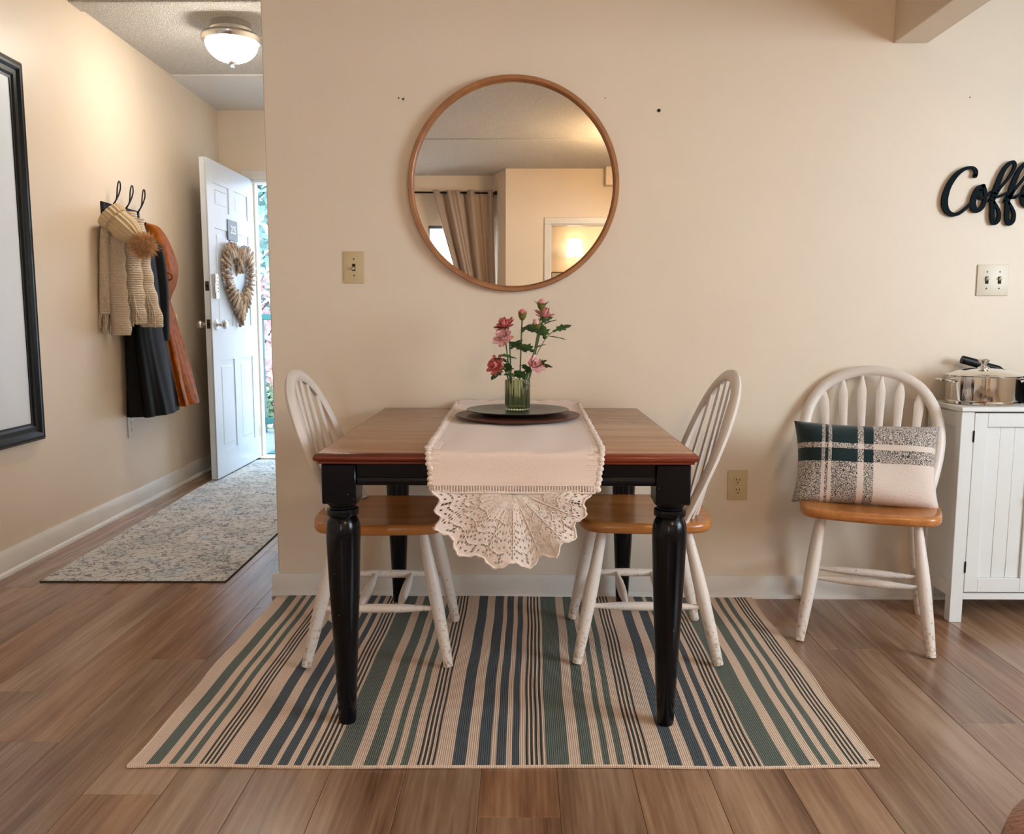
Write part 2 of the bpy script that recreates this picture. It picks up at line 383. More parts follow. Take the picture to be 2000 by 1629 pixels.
# floor: dark sub-floor, then one object per plank
fl = struct('floor', box(B(), (-2.3, -2.95, -.05), (3.5, 6.42, -.008)), M['dark'], 'brown oak-look plank floor running towards the front door', 'floor')
PW, X0 = .178, -.091
SPEC = {0: 1.687, -8: 2.28, -7: 1.995, -6: 2.51, -5: 1.762, 7: 2.123, 5: 1.60, 6: 2.62, 1: 1.05, -1: 1.35, 2: 1.25, 3: .95, 4: 1.2, -2: 1.1, -3: 1.42, -4: 1.28, 8: 1.85, 9: 2.35, 10: 1.5}
pm_cache = {}
def plank_mesh(wd, ln):
    key = (round(wd, 3), round(ln, 3))
    if key not in pm_cache:
        bm = B(); g = .0004; b = .0009
        z0, z1 = -.008, 0.0
        lo = [bm.verts.new(p) for p in ((g, g, z0), (wd-g, g, z0), (wd-g, ln-g, z0), (g, ln-g, z0))]
        md = [bm.verts.new(p) for p in ((g, g, z1-.0008), (wd-g, g, z1-.0008), (wd-g, ln-g, z1-.0008), (g, ln-g, z1-.0008))]
        hi = [bm.verts.new(p) for p in ((g+b, g+b, z1), (wd-g-b, g+b, z1), (wd-g-b, ln-g-b, z1), (g+b, ln-g-b, z1))]
        ringbridge(bm, lo, md); ringbridge(bm, md, hi); bm.faces.new(hi)
        bmesh.ops.recalc_face_normals(bm, faces=bm.faces[:])
        me = bpy.data.meshes.new('plank'); bm.to_mesh(me); bm.free(); me.materials.append(M['plank']); pm_cache[key] = me
    return pm_cache[key]
PL = 1.22
for k in range(-12, 12):
    xa = X0 + PW*k
    yend = 6.30 if xa < -.95 else 3.16
    y = SPEC.get(k, rnd(.6, 1.7))
    while y > .3: y -= PL
    while y < yend:
        o = bpy.data.objects.new('plank', plank_mesh(PW, min(PL, max(.05, yend-y)))); COL.objects.link(o)
        o.parent = fl; o.location = (xa, y, 0); y += PL
rest = B()
for k in range(-12, 20):
    xa = X0+PW*k; y = -2.9 - rnd(0, 1)
    while y < (.0 if k < 12 else 3.1):
        y2 = y+PL
        box(rest, (xa+.001, max(-2.9, y)+.001, -.008), (xa+PW-.001, min(y2, -.95 if k < 12 else 3.13)-.001, 0)) if max(-2.9, y) < min(y2, -.95 if k < 12 else 3.13)-.02 else None
        y = y2
tag(obj('plank', rest, M['plank'], fl, smooth=False), kind='stuff')

# walls
wb = B()
box(wb, (-.93, WB, 0), (3.5, WB+.12, 2.7), .004)
wall_back = struct('wall_back', wb, M['wall'], 'cream painted dining wall behind the table', 'wall')
wh = B(); box(wh, (-.93, WB+.12, 0), (-.81, 6.39, 2.7)); struct('wall_hall', wh, M['wall'], 'cream hallway wall on the far side of the corner', 'wall')
wl = B()
def wl_seg(y0, y1, z0, z1): prism(wl, [(XL(y0), y0), (XL(y1), y1), (XL(y1)-.12, y1), (XL(y0)-.12, y0)], z1-z0, 'z', z0)
wl_seg(-2.95, 6.42, 0, 2.7)
struct('wall_left', wl, M['wall'], 'cream hallway wall on the left with the coat hooks', 'wall', smooth=False)
DX0, DX1, DTOP, YE = -1.975, -1.05, 2.062, 6.27
we = B(); box(we, (-2.35, YE, 0), (DX0, YE+.12, 2.7)); box(we, (DX1, YE, 0), (-.81, YE+.12, 2.7)); box(we, (DX0, YE, DTOP), (DX1, YE+.12, 2.7))
struct('wall_end', we, M['wall'], 'cream hallway end wall around the open front door', 'wall', smooth=False)
wr = B(); box(wr, (3.38, -2.95, 0), (3.5, WB+.1, 2.7)); struct('wall_right', wr, M['wall'], 'cream kitchen wall on the right outside the view', 'wall')
# rear of the room (seen in the round mirror)
RY = -2.48
wr2 = B()
box(wr2, (-.158, RY-.1, 0), (.297, RY, 2.7)); box(wr2, (1.16, RY-.1, 0), (3.5, RY, 2.7)); box(wr2, (.297, RY-.1, 2.01), (1.16, RY, 2.7))
prism(wr2, [(-.158, RY), (-.30, -2.9), (-.30, -3.0), (-.158, -3.0)], 2.7, 'z', 0)
struct('wall_rear', wr2, M['wall'], 'cream wall with a white doorway seen in the mirror', 'wall', smooth=False)
ww = B()
WX0, WX1, WZ0, WZ1 = -.99, -.42, .85, 2.04
box(ww, (-2.2, -3.0, 0), (WX0, -2.9, 2.7)); box(ww, (WX1, -3.0, 0), (-.25, -2.9, 2.7)); box(ww, (WX0, -3.0, 0), (WX1, -2.9, WZ0)); box(ww, (WX0, -3.0, WZ1), (WX1, -2.9, 2.7))
struct('wall_window', ww, M['wall'], 'cream window wall seen at the left of the mirror', 'wall', smooth=False)
for nm, lo, hi in (('wall_bedroom_back', (-.2, -3.95, 0), (2.4, -3.85, 2.6)), ('wall_bedroom_left', (-.3, -3.95, 0), (-.2, -3.0, 2.6)), ('wall_bedroom_right', (2.3, -3.85, 0), (2.4, RY-.1, 2.6)), ('ceiling_bedroom', (-.3, -3.95, 2.6), (2.4, RY-.1, 2.7)), ('floor_bedroom', (-.3, -3.95, -.1), (2.4, RY-.1, 0))):
    struct(nm, box(B(), lo, hi), M['wall'], 'cream surface of the lamp-lit room beyond the mirrored doorway', nm.split('_')[0], smooth=False)
# ceiling
ce = B()
box(ce, (-2.4, -3.0, CEIL), (1.44, 6.42, CEIL+.12))
struct('ceiling', ce, M['popcorn'], 'off-white popcorn textured ceiling', 'ceiling', smooth=False)
kc = B(); box(kc, (1.44, -2.95, 2.185), (3.5, 3.2, 2.3)); struct('ceiling_kitchen', kc, M['plaster'], 'lower pale kitchen ceiling at the top right', 'ceiling', smooth=False)
tr = B(); box(tr, (-2.3, 4.17, CEIL-.012), (-.93, 4.30, CEIL), .004); struct('trim_1', tr, M['popcorn'], 'raised textured ceiling band in front of the hall lamp', 'ceiling band')
tr = B(); box(tr, (-2.3, 5.40, CEIL-.010), (-.93, YE, CEIL), .003); struct('trim_2', tr, M['plaster'], 'smooth white ceiling panel above the front door', 'ceiling band')
tr = B(); box(tr, (-2.0, -1.25, CEIL-.008), (1.3, -1.05, CEIL), .004); struct('trim_3', tr, M['popcorn'], 'ceiling seam band seen in the round mirror', 'ceiling band')
sf = B(); box(sf, (1.32, -2.48, 2.03), (1.44, WB, 2.7), .003); struct('trim_4', sf, M['wall'], 'cream boxed ceiling beam at the upper right', 'beam')
sf = B(); box(sf, (.84, RY, 2.38), (1.32, RY+.14, CEIL), .003); struct('trim_5', sf, M['wall'], 'small cream soffit box over the mirrored doorway', 'beam')

# baseboards (board with rounded top and quarter-round shoe)
def bb_profile(h=.086): return [(0, 0), (.024, 0), (.024, .006), (.021, .014), (.014, .018), (.012, .02), (.012, h-.018), (.008, h-.008), (.006, h), (0, h)]
def sweep_profile(bm, a, b, nrm, prof, ext=(0, 0)):
    a = Vector(a); b = Vector(b); n = Vector(nrm).normalized()
    A = [bm.verts.new(a+n*p+Vector((0, 0, q))) for p, q in prof]; Q = [bm.verts.new(b+n*p+Vector((0, 0, q))) for p, q in prof]
    ringbridge(bm, A, Q); bm.faces.new(A); bm.faces.new(Q[::-1])
bb = B(); sweep_profile(bb, (-.952, WB, 0), (3.38, WB, 0), (0, -1, 0), bb_profile())
struct('baseboard_back', bb, M['trim'], 'white baseboard along the dining wall', 'baseboard')
bb = B(); sweep_profile(bb, (-.93, WB+.001, 0), (-.93, 6.25, 0), (-1, 0, 0), bb_profile()); struct('baseboard_hall', bb, M['trim'], 'white baseboard round the corner on the hallway side', 'baseboard')
bb = B(); sweep_profile(bb, (XL(-2.9), -2.9, 0), (XL(6.27), 6.27, 0), (1, .0225, 0), bb_profile(.105)); struct('baseboard_left', bb, M['trim'], 'white baseboard along the left hallway wall', 'baseboard')
bb = B(); sweep_profile(bb, (-2.2, YE, 0), (-2.05, YE, 0), (0, -1, 0), bb_profile()); struct('baseboard_end', bb, M['trim'], 'short white baseboard beside the front door', 'baseboard')

# ------------------------------------------------------------------ front door frame and door
df = B()
for x0, x1 in ((DX0-.065, DX0), (DX1, DX1+.065)): box(df, (x0, YE-.018, 0), (x1, YE-.0005, DTOP), .004)
box(df, (DX0-.065, YE-.02, DTOP), (DX1+.065, YE, DTOP+.065), .004)
box(df, (DX0, YE, DTOP-.02), (DX1, YE+.12, DTOP-.0005)); box(df, (DX1-.02, YE, 0), (DX1-.0005, YE+.12, DTOP-.02)); box(df, (DX0+.0005, YE+.05, 0), (DX0+.012, YE+.12, DTOP-.02))
box(df, (DX0, YE-.02, -.008), (DX1, YE+.14, .012), .004)
struct('trim_6', df, M['trim'], 'white casing around the front door opening', 'door frame')

DR = Vector((-1.968, 5.37, 0.016))           # free (latch) edge, exterior face
DW, DH, DT = .893, 2.042, .042
dbm = B()
# door slab in local coords: x<=0 thickness, y along width, z up; face at x=0 looks towards +X
box(dbm, (-DT, 0, 0), (-.006, DW, DH))
def doorpanelframe(bm, x0, x1):
    ys = [0, .115, .39, .503, .778, DW]; zs = [0, .17, .80, .96, 1.62, 1.70, 1.90, DH]
    return ys, zs
ys = (0, .11, .398, .495, .783, DW); zs = (0, .165, .765, .99, 1.62, 1.735, 1.905, DH)
box(dbm, (-.008, 0, 0), (0, ys[1], DH)); box(dbm, (-.008, ys[2], 0), (0, ys[3], DH)); box(dbm, (-.008, ys[4], 0), (0, DW, DH))
for z0, z1 in ((zs[0], zs[1]), (zs[2], zs[3]), (zs[4], zs[5]), (zs[6], zs[7])):
    box(dbm, (-.008, ys[1], z0), (0, ys[2], z1)); box(dbm, (-.008, ys[3], z0), (0, ys[4], z1))
door = thing('door_1', 'open white six-panel front door numbered 205', 'door', DR); tag(door, kind='structure')
obj('door_slab', dbm, M['door'], door, smooth=False)
for (ya, yb) in ((ys[1], ys[2]), (ys[3], ys[4])):
    for (za, zb) in ((zs[1], zs[2]), (zs[3], zs[4]), (zs[5], zs[6])):
        b = B()
        ins = [(0, -.0065), (.012, -.012), (.02, -.012), (.045, -.003)]
        rings = [[b.verts.new((x, q[0], q[1])) for q in ((ya+i, za+i), (yb-i, za+i), (yb-i, zb-i), (ya+i, zb-i))] for i, x in ins]
        for A, Q in zip(rings, rings[1:]): ringbridge(b, A, Q)
        b.faces.new(rings[-1]); obj('door_panel', b, M['door'], door, smooth=False)
# latch plates on the free edge
for z, h in ((1.245, .06), (1.005, .058)):
    b = B(); box(b, (-.034, -.002, z-h/2), (-.010, .001, z+h/2), .001); q = obj('latch_plate', b, M['brass'], door)
    b = B(); ball(b, (-.022, -.003, z), .008, 8, 6, (1, .6, 1)); obj('latch_bolt', b, M['black'], q)
# keypad deadbolt
b = B(); box(b, (0, .036, 1.165), (.022, .098, 1.325), .008, seg=2); kp = obj('keypad_lock', b, M['chrome'], door)
for i in range(5):
    for j in range(2):
        b = B(); ball(b, (.023, .054+j*.026, 1.30-i*.022), .007, 8, 6, (.5, 1, 1)); obj('key_button', b, M['steel'], kp)
# door knob (both sides)
RotX = Matrix.Rotation(PI/2, 4, 'Y')
for side in (1, -1):
    b = B(); lathe(b, [(0, 0), (.034, 0), (.034, .006), (.026, .012), (.011, .016), (.011, .034), (.02, .04), (.029, .052), (.029, .064), (.02, .073), (0, .075)], 20)
    bmesh.ops.transform(b, matrix=Matrix.Translation((0 if side > 0 else -DT, .07, 1.0)) @ Matrix.Rotation(side*PI/2, 4, 'Y'), verts=b.verts[:])
    obj('door_knob', b, M['chrome'], door)
# hinges
for z in (.2, 1.0, 1.8):
    b = B(); tube(b, [(-.002, DW+.004, z-.045), (-.002, DW+.004, z+.045)], .006, 8); obj('hinge', b, M['chrome'], door)
# number plate 205
def text_mesh(s, size, ext, off=0.0):
    cu = bpy.data.curves.new('txt', 'FONT'); cu.body = s; cu.size = size; cu.extrude = ext; cu.offset = off; cu.align_x = 'CENTER'; cu.align_y = 'CENTER'
    o = bpy.data.objects.new('txt', cu); COL.objects.link(o)
    dg = bpy.context.evaluated_depsgraph_get(); me = bpy.data.meshes.new_from_object(o.evaluated_get(dg))
    bpy.data.objects.remove(o); bpy.data.curves.remove(cu); return me
pb = B(); box(pb, (0, .345, 1.565), (.006, .535, 1.70), .001)
pl = obj('number_plate', pb, M['plate_grey'], door)
me = text_mesh('205', .075, .001, .0016)
me.transform(Matrix.Translation((.007, .445, 1.634)) @ Matrix(((0, 0, 1, 0), (1, 0, 0, 0), (0, 1, 0, 0), (0, 0, 0, 1)))); me.materials.append(M['sign_white'])
q = bpy.data.objects.new('number_lettering', me); COL.objects.link(q); q.parent = pl

# heart wreath of sticks, hung on the door
WRC = Vector((-1.938, 5.86, 1.282))
wre = thing('heart_wreath', 'heart-shaped wreath of grey-brown driftwood sticks on the white front door', 'wreath', WRC)
def heart(t):
    x = 16*math.sin(t)**3; y = 13*math.cos(t)-5*math.cos(2*t)-2*math.cos(3*t)-math.cos(4*t)
    return x/16*.262, (y+2.5)/15*.240
b = B(); tube(b, [(-.012, heart(2*PI*k/48)[0], heart(2*PI*k/48)[1]) for k in range(48)], .012, 6, closed=True); obj('wire_ring', b, M['twig'], wre)
tw = []
for v_ in range(4):
    b = B(); L = .056
    tube(b, [(0, 0, -L), (0, .003*(v_-1.5), -L*.3), (0, -.002*(v_-1), L*.4), (0, 0, L)], [.0095, .011, .011, .0098], 7)
    me = bpy.data.meshes.new('stick'); bmesh.ops.recalc_face_normals(b, faces=b.faces[:]); b.to_mesh(me); b.free(); me.materials.append(M['twig'])
    for p in me.polygons: p.use_smooth = True
    tw.append(me)
# place the sticks at even steps along the heart, three layers deep
HP = [heart(2*PI*k/720) for k in range(721)]; HL = [0]
for p, q in zip(HP, HP[1:]): HL.append(HL[-1]+math.dist(p, q))
NS = 46
for lay in range(2):
    for i in range(NS):
        d_ = HL[-1]*((i+.5*lay) % NS)/NS; k = next(k for k in range(720) if HL[k+1] >= d_)
        y_, z_ = HP[k]
        q = bpy.data.objects.new('stick', tw[(i+lay) % 4]); COL.objects.link(q); q.parent = wre
        q.location = (-.014+.022*lay+rnd(-.003, .003), y_, z_)
        d = Vector((rnd(-.02, .02), y_+rnd(-.004, .004), z_-.03+rnd(-.004, .004)))
        if abs(y_) < .05 and z_ > 0: d = Vector((rnd(-.05, .05), y_*.6+rnd(-.01, .01), .12))
        q.rotation_euler = d.normalized().to_track_quat('Z', 'X').to_euler(); q.scale = (1, 1, rnd(.9, 1.08))

# ------------------------------------------------------------------ outside the front door
b = B(); box(b, (-3.6, 6.42, -.14), (.6, 8.05, -.012)); struct('trim_7', b, M['concrete'], 'pale concrete landing outside the front door', 'landing')
rl = thing('railing', 'green painted metal railing on the landing outside the front door', 'railing', (-2.3, 7.85, -.012))
for x in (-2.43, -1.2, 0.2):
    b = B(); box(b, (x-.03, 7.82, -.012), (x+.03, 7.88, 1.10), .004); obj('post', b, M['teal'], rl, rl.location)
for z in (1.07, .10):
    b = B(); box(b, (-3.5, 7.825, z-.028), (.5, 7.875, z+.028), .004); obj('rail', b, M['teal'], rl, rl.location)
dm = thing('doormat', 'teal and coral doormat just outside the front door', 'mat', (-1.6, 6.75, -.012))
b = B(); box(b, (-.4, -.22, 0), (.4, .16, .012), .003); obj('mat_field', b, M['mat_cloth'], dm)
b = B(); box(b, (-.33, -.17, .012), (.33, -.05, .014), .001); obj('mat_stripe', b, M['mat_red'], dm)
# hillside
hb = B(); nx, ny = 30, 30
gv = [[hb.verts.new((-9+12*i/nx, 8.3+10*j/ny, -.6+ .36*j+.18*math.sin(i*1.3+j*.7)+rnd(-.12, .12))) for i in range(nx+1)] for j in range(ny+1)]
for j in range(ny):
    for i in range(nx): hb.faces.new((gv[j][i], gv[j][i+1], gv[j+1][i+1], gv[j+1][i]))
struct('trim_8', hb, M['hill'], 'steep leaf-covered hillside behind the green railing', 'hillside')
def shrub(name, label, cat, loc, R, H, n, mat, ls=.09):
    r = thing(name, label, cat, loc)
    b = B(); tube(b, [(0, 0, 0), (.03, .02, H*.4), (-.02, .0, H*.9)], [.035, .025, .01], 6)
    for k in range(7):
        a = rnd(0, 6.28); z = rnd(.2, .8)*H; tube(b, [(0, 0, z), (math.cos(a)*R*.7, math.sin(a)*R*.7, z+rnd(.1, .35)*H)], [.014, .004], 5)
    obj('branches', b, M['bark'], r)
    b = B()
    for k in range(n):
        a = rnd(0, 6.28); q = R*math.sqrt(rnd(0, 1)); z = H*rnd(.08, 1); q *= (1-.5*z/H)
        c = Vector((math.cos(a)*q, math.sin(a)*q, z)); u = Vector((rnd(-1, 1), rnd(-1, 1), rnd(-1, 1))).normalized(); w_ = u.orthogonal().normalized()
        s = ls*rnd(.6, 1.3)
        b.faces.new([b.verts.new(c+p) for p in (u*s, w_*s*.4, -u*s, -w_*s*.4)])
    o = obj('foliage', b, mat, r, smooth=False); tag(o, kind='stuff')
shrub('conifer', 'blue-green tree outside, highest in the front door gap', 'tree', (-2.85, 9.75, .85), .62, 2.7, 900, M['bush_a'], .10)
shrub('shrub', 'moss-green shrub seen low through the railing outside', 'shrub', (-2.52, 8.42, -.30), .22, .7, 260, M['bush_b'], .05)
shrub('shrub', 'pale pinkish shrub above the green rail outside', 'shrub', (-2.80, 8.98, .02), .28, 1.5, 320, M['bush_c'], .06)

# ------------------------------------------------------------------ hall ceiling lamp
lamp = thing('ceiling_lamp', 'flush ceiling lamp with a lit frosted bowl and nickel rim in the hallway', 'lamp', (-1.49, 4.50, CEIL-.022))
b = B(); lathe(b, [(0, .022), (.10, .022), (.10, 0), (.105, -.012), (.098, -.022), (.115, -.030), (.145, -.040), (.152, -.052), (.150, -.066), (.142, -.076), (.132, -.078), (.125, -.072), (0, -.072)], 48); obj('rim', b, M['chrome'], lamp)
b = B(); lathe(b, [(.131, -.074)]+[(.131*math.cos(a), -.074-.098*math.sin(a)) for a in [PI/2*k/10 for k in range(1, 10)]]+[(0, -.172)], 40); obj('glass_bowl', b, M['bowl'], lamp)
b = B(); lathe(b, [(0, -.168), (.022, -.170), (.018, -.178), (.006, -.182), (.006, -.190), (.009, -.196), (0, -.202)], 16); obj('finial', b, M['chrome'], lamp)

# ------------------------------------------------------------------ framed board on the left wall
YF1, YF0 = 3.725, 2.55
FZ0, FZ1 = .525, 2.13
fr = thing('framed_board', 'large pale board in a wide black frame, cut by the left edge of the view', 'board', (XL(3.1), 3.1, FZ0))
fr.rotation_euler = (0, 0, math.atan(.0225))
Lh = (YF1-YF0)/2; Hh = FZ1-FZ0
prof = [(0, 0), (0, .022), (.010, .030), (.018, .028), (.030, .030), (.042, .020), (.060, .018), (.070, .012), (.078, .012), (.078, 0)]  # inset, protrusion
b = B(); rings = []
for cy, cz, sy, sz in ((-Lh, 0, 1, 1), (Lh, 0, -1, 1), (Lh, Hh, -1, -1), (-Lh, Hh, 1, -1)):
    rings.append([b.verts.new((p+.002, cy+sy*i, cz+sz*i)) for i, p in prof])
for k in range(4): ringbridge(b, rings[k], rings[(k+1) % 4], closed=False)
obj('frame', b, M['black_satin'], fr, angle=20)
b = B(); box(b, (.002, -Lh+.07, .07), (.010, Lh-.07, Hh-.07)); obj('panel', b, M['board'], fr)

# ------------------------------------------------------------------ outlets, switches, nails on the walls
def plate(name, label, cat, c, wd, ht, mat, kind, rotz=0):
    r = thing(name, label, cat, c, rotz)        # plate faces local -Y
    b = B(); box(b, (-wd/2, -.006, -ht/2), (wd/2, 0, ht/2), .003, seg=2); obj('cover_plate', b, mat, r)
    if kind == 'outlet':
        for z in (.0195, -.0195):
            b = B(); lathe(b, [(0, .0), (.0165, .0), (.0165, .003), (.015, .0035), (0, .0035)], 20)
            bmesh.ops.transform(b, matrix=Matrix.Translation((0, -.005, z)) @ Matrix.Rotation(PI/2, 4, 'X'), verts=b.verts[:]); f = obj('socket', b, mat, r)
            for x, h in ((-.006, .009), (.006, .007)):
                b = B(); box(b, (x-.0012, -.0095, z+.003-h/2), (x+.0012, -.0082, z+.003+h/2)); obj('slot', b, M['dark'], f)
            b = B(); ball(b, (0, -.0088, z-.009), .0025, 8, 6, (1, .4, 1)); obj('slot', b, M['dark'], f)
        b = B(); ball(b, (0, -.006, 0), .003, 8, 6, (1, .5, 1)); obj('screw', b, M['chrome'], r)
    else:
        for x in ([0] if kind == 1 else [-.023, .023]):
            b = B(); box(b, (x-.006, -.0068, -.013), (x+.006, -.0058, .013)); sl = obj('toggle_slot', b, M['dark'], r)
            b = B(); box(b, (x-.0042, -.019, -.004), (x+.0042, -.004, .005), .001, M=Matrix.Rotation(-.35 if kind == 2 else .35, 4, 'X')); obj('toggle', b, mat, r)
            for z in (.030, -.030):
                b = B(); ball(b, (x, -.006, z), .003, 8, 6, (1, .5, 1)); obj('screw', b, M['brass'], r)
    return r
plate('light_switch', 'ivory single light switch on the wall left of the round mirror', 'switch', (-.615, WB, 1.245), .075, .116, M['ivory'], 1)
plate('light_switch', 'ivory double light switch under the Coffee lettering', 'switch', (1.723, WB, 1.20), .115, .113, M['ivory_light'], 2)
plate('wall_outlet', 'ivory double outlet low on the wall beside the right table chair', 'outlet', (.818, WB, .436), .075, .114, M['ivory'], 'outlet')
plate('wall_outlet', 'white outlet low on the left wall beneath the black coat', 'outlet', (XL(4.60), 4.60, .462), .07, .125, M['white_plastic'], 'outlet', PI/2+.0225)
def nail(c, label, r=.006, l=.004, mat='black', name='nail', grp=None):
    b = B(); lathe(b, [(0, l), (r*.8, l), (r, l*.6), (r*.5, 0), (0, 0)], 10)
    bmesh.ops.transform(b, matrix=Matrix.Rotation(PI/2, 4, 'X'), verts=b.verts[:])
    o = obj(name, b, M[mat]); o.location = (c[0], WB, c[1]); tag(o, label, 'nail', grp)
nail((.493, 1.801), 'black nail head in the wall right of the round mirror', .0062)
nail((-.442, 1.846), 'tiny dark screw hole left of the mirror, left one of the pair', .003, .002, 'brass', 'screw_anchor')
nail((-.425, 1.842), 'tiny dark screw hole left of the mirror, right one of the pair', .004, .002, 'brass', 'screw_anchor')
nail((.30, 1.845), 'faint small nail close to the upper right of the mirror frame', .002, .0015, 'brass')
nail((1.60, 1.845), 'tiny pin high on the wall above the Coffee lettering', .0025, .0015, 'brass')
b = B(); tube(b, crom([(0, 0, .068), (.012, -.02, .060), (.016, -.034, .03), (.016, -.036, 0), (.016, -.032, -.03), (.012, -.016, -.058), (0, .002, -.064)], 5), .004, 7)
o = obj('wall_hook', b, M['wall']); o.location = (XL(5.33), 5.33, 1.015); tag(o, 'thin cream C-shaped hook on the left wall beside the rust dress', 'hook')

# ------------------------------------------------------------------ Coffee lettering
cf = B()
SK = [0]
def stroke(bm, pts, k=5, th=.009, depth0=-.016):
    SK[0] += 1; depth0 -= .00035*(SK[0] % 9)
    P = crom(pts, k); n = len(P); Lf = []; Rf = []
    for i, (x, y, wd) in enumerate(P):
        a = P[max(0, i-1)]; c = P[min(n-1, i+1)]; dx, dy = c[0]-a[0], c[1]-a[1]; l = math.hypot(dx, dy) or 1
        nx_, ny_ = -dy/l, dx/l
        Lf.append((x+nx_*wd/2, y+ny_*wd/2)); Rf.append((x-nx_*wd/2, y-ny_*wd/2))
    def W(p, y): return (1.4665+p[0]*1.871e-4, y, 1.6555-p[1]*1.80e-4)
    F = [[bm.verts.new(W(q, depth0)) for q in s] for s in (Lf, Rf)]; K = [[bm.verts.new(W(q, depth0+th)) for q in s] for s in (Lf, Rf)]
    for i in range(n-1):
        bm.faces.new((F[0][i], F[0][i+1], F[1][i+1], F[1][i])); bm.faces.new((K[0][i], K[1][i], K[1][i+1], K[0][i+1]))
        bm.faces.new((F[0][i], K[0][i], K[0][i+1], F[0][i+1])); bm.faces.new((F[1][i], F[1][i+1], K[1][i+1], K[1][i]))
    for e in (0, n-1): bm.faces.new((F[0][e], F[1][e], K[1][e], K[0][e]))
    for e in (0, n-1):   # round ends
        x, y, wd = P[e]; ring = [(x+math.cos(t_)*wd/2, y+math.sin(t_)*wd/2) for t_ in [2*PI*q/14 for q in range(14)]]
        f = [bm.verts.new(W(q, depth0)) for q in ring]; g = [bm.verts.new(W(q, depth0+th)) for q in ring]
        bm.faces.new(f); bm.faces.new(g[::-1]); ringbridge(bm, f, g)
sign = thing('coffee_lettering', 'dark slate cut-out script word Coffee on the wall', 'wall sign', (1.75, WB, 1.5))
LET = {
 'C': [[(872, 480, 88), (885, 405, 82), (850, 340, 74), (770, 315, 68), (640, 352, 85), (500, 470, 110), (385, 660, 122), (328, 860, 135), (322, 1020, 140), (372, 1160, 122), (480, 1232, 95), (600, 1210, 78), (720, 1120, 66), (820, 1010, 60), (870, 940, 60)]],
 'o': [[(1040, 672, 90), (950, 720, 110), (885, 860, 120), (862, 1010, 130), (890, 1120, 130), (960, 1150, 110), (1045, 1080, 95), (1085, 950, 85), (1088, 820, 80), (1062, 720, 80), (1030, 672, 80)], [(985, 740, 70), (970, 860, 90), (1010, 905, 80), (1100, 870, 70), (1200, 790, 60)]],
 'f': [[(1240, 900, 110), (1300, 660, 112), (1390, 400, 100), (1490, 250, 84), (1580, 208, 72), (1612, 285, 70), (1565, 420, 60), (1465, 580, 56), (1350, 730, 62), (1260, 880, 90)], [(1262, 800, 110), (1235, 960, 100), (1238, 1130, 100), (1245, 1280, 100), (1285, 1400, 95), (1360, 1350, 84), (1374, 1220, 78), (1335, 1110, 66), (1260, 990, 60)], [(1175, 965, 62), (1215, 880, 62)], [(1240, 900, 70), (1350, 880, 60), (1450, 830, 56), (1540, 790, 56)]],
 'e': [[(1640, 905, 60), (1740, 860, 60), (1880, 880, 60), (1990, 770, 62), (2005, 640, 72), (1935, 598, 85), (1855, 690, 112), (1808, 850, 126), (1832, 1000, 120), (1915, 1062, 92), (2015, 1030, 72), (2120, 930, 60)]],
}
for nm, key, dx, dy in (('letter_c', 'C', 0, 0), ('letter_o', 'o', 0, 0), ('letter_f', 'f', 0, 0), ('letter_f', 'f', 290, 12), ('letter_e', 'e', 0, 0), ('letter_e', 'e', 400, 10)):
    b = B()
    for s in LET[key]: stroke(b, [(x+dx, y+dy, w_*.84) for x, y, w_ in s])
    bmesh.ops.translate(b, verts=b.verts[:], vec=(0, WB, 0)); obj(nm, b, M['slate_letter'], sign, sign.location, smooth=False)
for x, z in ((1.527, 1.4935), (1.6985, 1.4755), (1.753, 1.473), (1.807, 1.4935)):
    b = B(); tube(b, [(x, WB-.009, z), (x, WB, z)], .004, 8); obj('standoff_pin', b, M['black'], sign, sign.location)

# ------------------------------------------------------------------ round mirror
MC = (-.029, WB, 1.5376); MR = .381
mir = thing('round_mirror', 'round wall mirror with a thin oak frame above the table', 'mirror', MC)
b = B(); lathe(b, [(MR-.016, 0), (MR, 0), (MR, .030), (MR-.003, .034), (MR-.014, .034), (MR-.017, .030), (MR-.017, .012), (MR-.026, .008), (MR-.026, 0), (MR-.016, 0)], 128)
bmesh.ops.transform(b, matrix=Matrix.Rotation(PI/2, 4, 'X'), verts=b.verts[:]); obj('frame', b, M['frame_wood'], mir)
b = B(); lathe(b, [(0, .010), (MR-.018, .010), (MR-.018, .004), (0, .004)], 128)
bmesh.ops.transform(b, matrix=Matrix.Rotation(PI/2, 4, 'X'), verts=b.verts[:]); obj('mirror_glass', b, M['mirror'], mir, angle=20)

# ------------------------------------------------------------------ things the mirror shows behind the camera
b = B()
for x0, x1, z0, z1 in ((.235, .297, 0, 2.01), (1.16, 1.222, 0, 2.01), (.235, 1.222, 2.01, 2.075)): box(b, (x0, RY, z0), (x1, RY+.016, z1), .003)
box(b, (.297, RY-.1, 0), (.309, RY-.001, 1.998)); box(b, (1.148, RY-.1, 0), (1.16, RY-.001, 1.998)); box(b, (.297, RY-.1, 1.998), (1.16, RY-.001, 2.009))
struct('trim_9', b, M['trim'], 'white casing of the doorway seen in the mirror', 'door frame')
sc = thing('table_lamp', 'lit lamp with a white cone shade seen through the mirrored doorway', 'lamp', (.62, -3.70, 1.35))
b = B(); lathe(b, [(.075, .62), (.1, .43), (.098, .43), (.073, .62)], 28); obj('lamp_shade', b, M['shade'], sc)
b = B(); lathe(b, [(0, 0), (.07, 0), (.07, .02), (.03, .03), (.05, .09), (.02, .14), (.045, .2), (.02, .27), (.035, .33), (.015, .38), (.012, .46), (0, .46)], 20); obj('glass_base', b, M['glass'], sc)
ld = thing('dresser', 'pale dresser under the lamp seen in the mirror', 'dresser', (.75, -3.68, 0))
